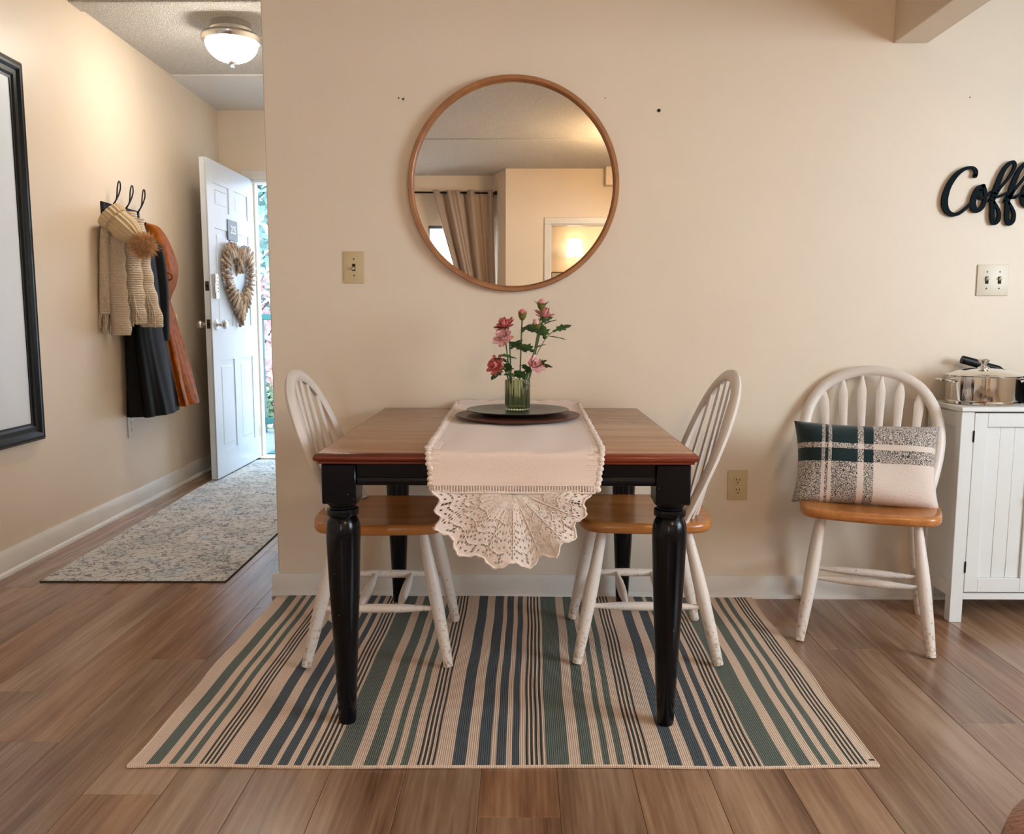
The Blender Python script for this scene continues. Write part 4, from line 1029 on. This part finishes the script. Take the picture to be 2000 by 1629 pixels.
make_chair('white Windsor chair with honey wood seat tucked under the left side of the table', (-.435, 2.632, .0085), PI/2+.02, 'white Windsor chairs')
make_chair('white Windsor chair with honey wood seat tucked under the right side of the table', (.392, 2.662, .0085), -PI/2-.02, 'white Windsor chairs')
WCH = make_chair('scuffed white Windsor chair against the wall with the plaid pillow on it', (1.182, 2.818, 0), -.36, 'white Windsor chairs')

# ------------------------------------------------------------------ pillow
b = B(); NX, NZ = 36, 24; front = []; back = []
for j in range(NZ+1):
    fr_, bk_ = [], []
    for i in range(NX+1):
        u = i/NX*2-1; v_ = j/NZ*2-1
        pin = 1-.06*(1-abs(u)**2)*abs(v_)**3; pinx = 1-.075*(1-abs(v_)**2)*abs(u)**3
        x = u*.231*pinx; z = v_*.141*pin
        th = .068*((1-u**4)*(1-v_**4))**.55
        y = .004*math.sin(u*5+v_*3)
        if i in (0, NX) or j in (0, NZ):
            q = b.verts.new((x, y, z)); fr_.append(q); bk_.append(q)
        else: fr_.append(b.verts.new((x, y-th, z))); bk_.append(b.verts.new((x, y+th, z)))
    front.append(fr_); back.append(bk_)
for j in range(NZ):
    for i in range(NX):
        for G, fl_ in ((front, 0), (back, 1)):
            q = [G[j][i], G[j][i+1], G[j+1][i+1], G[j+1][i]]; b.faces.new(q[::-1] if fl_ else q)
o = obj('pillow', b, M['plaid'], angle=180); tag(o, 'green, grey and cream plaid lumbar pillow leaning on the wall chair', 'pillow')
pmx = WCH.matrix_basis @ Matrix.Translation((-.018, -.005, SEAT_T+.124)) @ Matrix.Rotation(.06, 4, 'Z') @ Matrix.Rotation(-.28, 4, 'X')
o.matrix_world = pmx

# ------------------------------------------------------------------ white cabinet with pots
CX0, CX1, CY0, CY1, CZ = 1.505, 2.075, 2.868, 3.105, .763
cb = thing('cabinet', 'white beadboard two-door cabinet at the right edge beside the chair', 'cabinet', (1.79, 2.99, 0)); CW = cb.location
b = B(); box(b, (CX0-.006, CY0-.010, CZ-.018), (CX1+.006, CY1, CZ), .003); obj('top', b, M['cabinet'], cb, CW)
for (x0, x1) in ((CX0, CX0+.045), (CX1-.045, CX1)):
    for (y0, y1) in ((CY0, CY0+.035), (CY1-.035, CY1)):
        b = B(); box(b, (x0, y0, 0), (x1, y1, CZ-.018), .002); obj('leg', b, M['cabinet'], cb, CW)
for x0 in (CX0+.008, CX1-.02):
    b = B(); box(b, (x0, CY0+.035, .10), (x0+.012, CY1-.035, CZ-.018)); obj('side_panel', b, M['cabinet'], cb, CW)
for z0 in (.09, .69):
    b = B(); box(b, (CX0+.002, CY0+.035, z0), (CX0+.009, CY1-.035, z0+.05), .001); obj('side_rail', b, M['cabinet'], cb, CW)
b = B(); box(b, (CX0+.02, CY1-.045, .09), (CX1-.02, CY1-.035, CZ-.02)); obj('back_panel', b, M['cabinet'], cb, CW)
b = B(); box(b, (CX0+.045, CY0+.002, .083), (CX1-.045, CY1-.035, .105), .001); obj('bottom_rail', b, M['cabinet'], cb, CW)
DWd = (CX1-CX0-.09)/2
for k in range(2):
    x0 = CX0+.046+k*DWd; x1 = x0+DWd-.003; z0, z1 = .110, CZ-.023; st = .045
    b = B()
    box(b, (x0, CY0, z0), (x0+st, CY0+.018, z1), .0015); box(b, (x1-st, CY0, z0), (x1, CY0+.018, z1), .0015)
    box(b, (x0+st, CY0, z0), (x1-st, CY0+.018, z0+.05), .0015); box(b, (x0+st, CY0, z1-.048), (x1-st, CY0+.018, z1), .0015)
    dd = obj('door', b, M['cabinet'], cb, CW, smooth=False)
    nb = 3; bw = (x1-x0-2*st)/nb
    for q in range(nb):
        b = B(); box(b, (x0+st+q*bw, CY0+.009, z0+.05), (x0+st+(q+1)*bw, CY0+.016, z1-.048), .0016); p_ = obj('bead_board', b, M['cabinet'], dd)
        p_.data.transform(Matrix.Translation(-CW))
    kx = x1-.022 if k == 0 else x0+.022
    b = B(); lathe(b, [(0, 0), (.005, 0), (.005, .010), (.012, .014), (.013, .020), (.008, .026), (0, .027)], 16); bmesh.ops.transform(b, matrix=Matrix.Translation((kx, CY0, .445)) @ Matrix.Rotation(PI/2, 4, 'X'), verts=b.verts[:])
    obj('knob', b, M['chrome'], dd, CW)
    hx = x0-.0015 if k == 0 else x1+.0015
    for z in (.66, .20):
        b = B(); box(b, (hx-.0025, CY0-.004, z-.02), (hx+.0025, CY0+.004, z+.02), .001); obj('hinge', b, M['black'], dd, CW)

PCt = Vector((1.632, 2.985, CZ))
pot = thing('stock_pot', 'shiny stainless steel pot with lid on the white cabinet', 'pot', PCt)
b = B(); lathe(b, [(0, 0), (.118, 0), (.122, .003), (.122, .010), (.116, .013), (.1165, .016), (.1165, .096), (.119, .099), (.115, .099), (.113, .02), (0, .02)], 64); obj('body', b, M['steel'], pot)
b = B(); lathe(b, [(.121, .098), (.122, .101), (.118, .104), (.10, .112), (.06, .121), (.02, .125), (0, .1255), (0, .122), (.1, .105), (.121, .098)], 64); lid = obj('lid', b, M['steel'], pot)
b = B(); lathe(b, [(0, .124), (.019, .124), (.019, .128), (.009, .131), (.009, .139), (.016, .146), (.019, .152), (.014, .157), (0, .158)], 24); obj('lid_knob', b, M['steel'], lid)
for s in (-1, 1):
    b = B(); tube(b, crom([(s*.114, -.03, .078), (s*.135, -.03, .082), (s*.152, -.022, .084), (s*.156, 0, .084), (s*.152, .022, .084), (s*.135, .03, .082), (s*.114, .03, .078)], 4), .0052, 8, flat=.8); obj('handle', b, M['steel'], pot)
pan = thing('black_saucepan', 'black pan with steel rim right of the steel pot, long handle behind it', 'pan', (1.885, 2.99, CZ))
b = B(); lathe(b, [(0, 0), (.098, 0), (.108, .006), (.112, .03), (.113, .082), (.110, .084), (.107, .03), (.1, .01), (0, .008)], 48); obj('body', b, M['black_satin'], pan)
b = B(); lathe(b, [(.106, .083), (.118, .083), (.119, .088), (.106, .089), (.106, .083)], 48); obj('rim', b, M['steel'], pan)
b = B(); tube(b, crom([(-.100, .055, .086), (-.14, .075, .110), (-.20, .085, .128), (-.282, .09, .150)], 4), [.006]*5+[.0105]*4+[.012]*3+[.012], 10, flat=1.25); obj('handle', b, M['black_satin'], pan)

# ------------------------------------------------------------------ coat rack and clothes on the left wall
RKY = 4.60; rk = thing('coat_rack', 'black wire-loop coat rack on the left wall', 'coat rack', (XL(RKY), RKY, 1.62)); RW = rk.location
b = B(); box(b, (.002, -.215, -.035), (.014, .215, .035), .006, seg=2)
obj('back_plate', b, M['black'], rk)
for sy in (-1, 1):
    for k in range(4):
        b = B(); box(b, (.012, sy*.195-.012, -.026+k*.014), (.018, sy*.195+.012, -.018+k*.014), .002); obj('end_rib', b, M['black'], rk)
for y in (-.125, .02, .165):
    b = B()
    tube(b, crom([(.012, y, .0), (.03, y, .03), (.05, y+.003, .06), (.062, y+.016, .105), (.066, y+.012, .135), (.067, y, .147), (.066, y-.012, .135), (.062, y-.016, .105), (.05, y-.003, .06), (.03, y, .025), (.012, y, -.01)], 4), .0038, 7)
    tube(b, crom([(.012, y, -.01), (.03, y, -.045), (.055, y, -.05), (.07, y, -.03)], 4), .0038, 7)
    obj('wire_hook', b, M['black'], rk)

def loft(bm, secs, n=56, folds=(7, .10, 0.0), seed=0, mi=0, k=4, capb=True):
    """secs: (z, cx, cy, rx, ry, fold amount)"""
    S_ = crom(secs, k); rings = []; rs = random.Random(seed); ph = [rs.uniform(0, 6.28) for _ in range(4)]
    for m_, (z, cx, cy, rx, ry, fa) in enumerate(S_):
        ring = []
        for q in range(n):
            a = 2*PI*q/n
            f = 1+fa*(math.sin(folds[0]*a+ph[0]+.25*math.sin(z*5))+.55*math.sin((folds[0]*2-3)*a+ph[1]+z*2.5)+.3*math.sin((folds[0]*3+1)*a+ph[2]+z*7))
            x = cx+math.copysign(abs(math.cos(a))**.8, math.cos(a))*rx*f; y = cy+math.copysign(abs(math.sin(a))**.8, math.sin(a))*ry*f
            x = max(x, XL(y)+.006)
            ring.append(bm.verts.new((x, y, z)))
        rings.append(ring)
    for A, Q in zip(rings, rings[1:]): ringbridge(bm, A, Q, mi)
    bm.faces.new(rings[0]).material_index = mi
    if capb: bm.faces.new(rings[-1]).material_index = mi
    return rings
# black coat
ct = thing('black_coat', 'long black coat hanging from the coat rack under the scarf', 'coat', (XL(4.68), 4.68, .5))
b = B(); loft(b, [(1.60, -2.135, 4.66, .015, .05, .0), (1.57, -2.12, 4.67, .03, .10, .02), (1.46, -2.105, 4.69, .05, .15, .03), (1.25, -2.10, 4.70, .06, .17, .04), (1.0, -2.10, 4.70, .065, .175, .05), (.78, -2.09, 4.705, .078, .185, .07), (.55, -2.08, 4.71, .095, .20, .09), (.522, -2.08, 4.71, .095, .20, .09)], 72, (6, .1), 3)
obj('coat_body', b, M['coat'], ct, ct.location, angle=80)
b = B(); loft(b, [(1.52, -2.11, 4.80, .02, .03, 0), (1.45, -2.075, 4.83, .035, .045, .02), (1.25, -2.065, 4.85, .038, .05, .04), (1.0, -2.07, 4.86, .034, .045, .04), (.93, -2.075, 4.86, .036, .047, .04)], 28, (4, .1), 8); obj('sleeve', b, M['coat'], ct, ct.location, angle=80)
# rust dress
dr = thing('rust_dress', 'rust orange velvet dress with a tied waist hanging behind the black coat', 'dress', (XL(5.0), 5.0, .5))
b = B(); loft(b, [(1.60, -2.155, 4.90, .012, .03, 0), (1.58, -2.13, 4.93, .03, .06, .02), (1.50, -2.12, 4.98, .045, .09, .04), (1.38, -2.11, 5.0, .062, .11, .05), (1.28, -2.115, 5.0, .062, .11, .05), (1.20, -2.13, 5.0, .048, .09, .05), (1.16, -2.135, 5.0, .042, .08, .04)], 56, (5, .1), 5)
obj('bodice', b, M['rust'], dr, dr.location, angle=80)
b = B(); loft(b, [(1.165, -2.135, 5.0, .043, .082, .04), (1.05, -2.125, 5.01, .052, .10, .08), (.85, -2.105, 5.02, .070, .135, .11), (.65, -2.09, 5.03, .088, .165, .13), (.555, -2.08, 5.035, .098, .175, .14), (.54, -2.08, 5.035, .097, .175, .14)], 80, (7, .1), 6); obj('skirt', b, M['rust'], dr, dr.location, angle=80)
b = B(); tube(b, crom([(-2.075, 4.94, 1.305), (-2.05, 4.93, 1.32), (-2.03, 4.93, 1.305), (-2.035, 4.93, 1.282), (-2.06, 4.935, 1.282), (-2.075, 4.94, 1.295)], 4), .006, 7); obj('tie_loop', b, M['rust'], dr, dr.location)
# scarf: four hanging folds over the first hook
scf = thing('knit_scarf', 'chunky oatmeal knit scarf with fringed ends draped over the coat rack', 'scarf', (XL(4.4), 4.4, 1.0))
def strip(secs, seed, folds=(3, .1), n=30, name='scarf_fold', ribs=None):
    b = B(); loft(b, secs, n, folds, seed, k=8)
    if ribs:
        for v_ in b.verts:
            f = 1+.02*math.sin(v_.co.z*ribs)
            v_.co.x += .004*math.sin(v_.co.z*ribs)
    obj(name, b, M['scarf'], scf, scf.location, angle=80)
strip([(1.60, -2.11, 4.42, .03, .03, 0), (1.50, -2.125, 4.36, .022, .028, .04), (1.3, -2.132, 4.34, .02, .03, .06), (1.16, -2.135, 4.33, .02, .03, .08), (1.08, -2.138, 4.33, .024, .032, .08)], 1)
strip([(1.62, -2.10, 4.43, .04, .04, 0), (1.52, -2.10, 4.40, .045, .032, .03), (1.35, -2.098, 4.385, .050, .03, .03), (1.18, -2.09, 4.375, .050, .03, .04), (1.06, -2.08, 4.37, .050, .03, .04), (.985, -2.075, 4.365, .050, .032, .05), (.97, -2.075, 4.365, .048, .03, .05)], 2, ribs=70)
strip([(1.61, -2.06, 4.47, .04, .04, 0), (1.50, -2.055, 4.48, .040, .035, .03), (1.3, -2.05, 4.48, .042, .034, .05), (1.16, -2.045, 4.475, .045, .034, .07), (1.04, -2.04, 4.47, .050, .034, .09), (1.025, -2.04, 4.47, .048, .033, .09)], 3, ribs=60)
strip([(1.58, -2.03, 4.52, .03, .03, 0), (1.48, -2.025, 4.53, .032, .035, .03), (1.3, -2.012, 4.54, .034, .035, .05), (1.18, -2.0, 4.54, .040, .036, .06), (1.09, -1.99, 4.54, .050, .036, .08), (1.025, -1.985, 4.54, .056, .036, .08), (1.01, -1.985, 4.54, .054, .035, .08)], 4, ribs=60)
b = B()
for k in range(26):
    x = rnd(-2.15, -2.115); y = rnd(4.30, 4.37); tube(b, [(x, y, 1.17), (x+rnd(-.012, .006), y+rnd(-.01, .01), 1.08), (x+rnd(-.02, .01), y+rnd(-.02, .02), .985+rnd(-.02, .03))], .0035, 5)
for k in range(16):
    x = rnd(-2.085, -2.01); tube(b, [(-2.045+rnd(-.015, .015), 4.43, 1.19), (x, 4.42+rnd(-.01, .01), 1.10), (x+rnd(-.015, .015), 4.42+rnd(-.01, .01), 1.035+rnd(-.03, .03))], .0038, 5)
for k in range(14):
    x = rnd(-2.03, -1.945); tube(b, [(-2.0+rnd(-.02, .02), 4.495, 1.18), (x, 4.49+rnd(-.01, .01), 1.10), (x+rnd(-.01, .012), 4.49, 1.02+rnd(-.015, .03))], .0038, 5)
tag(obj('fringe', b, M['scarf'], scf, scf.location), kind='stuff')
# pom-pom hat
ht = thing('knit_hat', 'cream ribbed knit hat with a brown fur pom-pom on the coat rack', 'hat', (-2.035, 4.35, 1.528))
ax = Vector((.72, .05, -.69)).normalized(); Qh = ax.to_track_quat('Z', 'Y').to_matrix().to_4x4()
b = B(); lathe(b, [(0, -.085), (.045, -.085), (.060, -.08), (.062, -.06), (.061, -.04), (.062, -.02), (.064, .02), (.060, .05), (.050, .075), (.036, .095), (.015, .105), (0, .108)], 84, rmod=lambda t_, z_: 1+.055*math.sin(t_*16), M=Qh); obj('knit_body', b, M['hat'], ht)
b = B(); lathe(b, [(.058, -.09), (.070, -.086), (.072, -.062), (.069, -.040), (.060, -.038), (.058, -.09)], 84, rmod=lambda t_, z_: 1+.05*math.sin(t_*20), M=Qh); obj('brim', b, M['hat'], ht)
pc_ = ax*.140
b = B(); ball(b, pc_, .045, 16, 10)
for k in range(1500):
    d = Vector((random.gauss(0, 1), random.gauss(0, 1), random.gauss(0, 1))).normalized(); s = d.orthogonal().normalized()*.0022; L = rnd(.06, .088)
    dr_ = d+Vector((rnd(-.25, .25), rnd(-.25, .25), rnd(-.35, .15)))*.5; p0 = Vector(pc_)+d*.035; p1 = Vector(pc_)+dr_*L
    s2 = d.cross(s).normalized()*.0022
    vs = [b.verts.new(p0+s), b.verts.new(p0-s*.5+s2*.8), b.verts.new(p0-s*.5-s2*.8), b.verts.new(p1)]
    b.faces.new((vs[0], vs[1], vs[3])); b.faces.new((vs[1], vs[2], vs[3])); b.faces.new((vs[2], vs[0], vs[3]))
tag(obj('fur_pompom', b, M['fur'], ht, smooth=False), 'brown fur pom-pom', kind='stuff')

# ------------------------------------------------------------------ brown ottoman corner, lower right
ot = thing('ottoman', 'brown plush round ottoman poking in at the lower right corner', 'ottoman', (1.035, 1.052, 0))
b = B(); lathe(b, [(0, .30), (.20, .302), (.29, .295), (.335, .27), (.345, .23), (.345, .08), (.33, .05), (0, .05)], 48)
obj('cushion', b, M['brown_plush'], ot)
for a in range(4):
    b = B(); lathe(b, [(0, 0.001), (.02, 0.001), (.026, .055), (0, .055)], 12, (.22*math.cos(a*PI/2+.4), .22*math.sin(a*PI/2+.4), 0)); obj('foot', b, M['black'], ot)
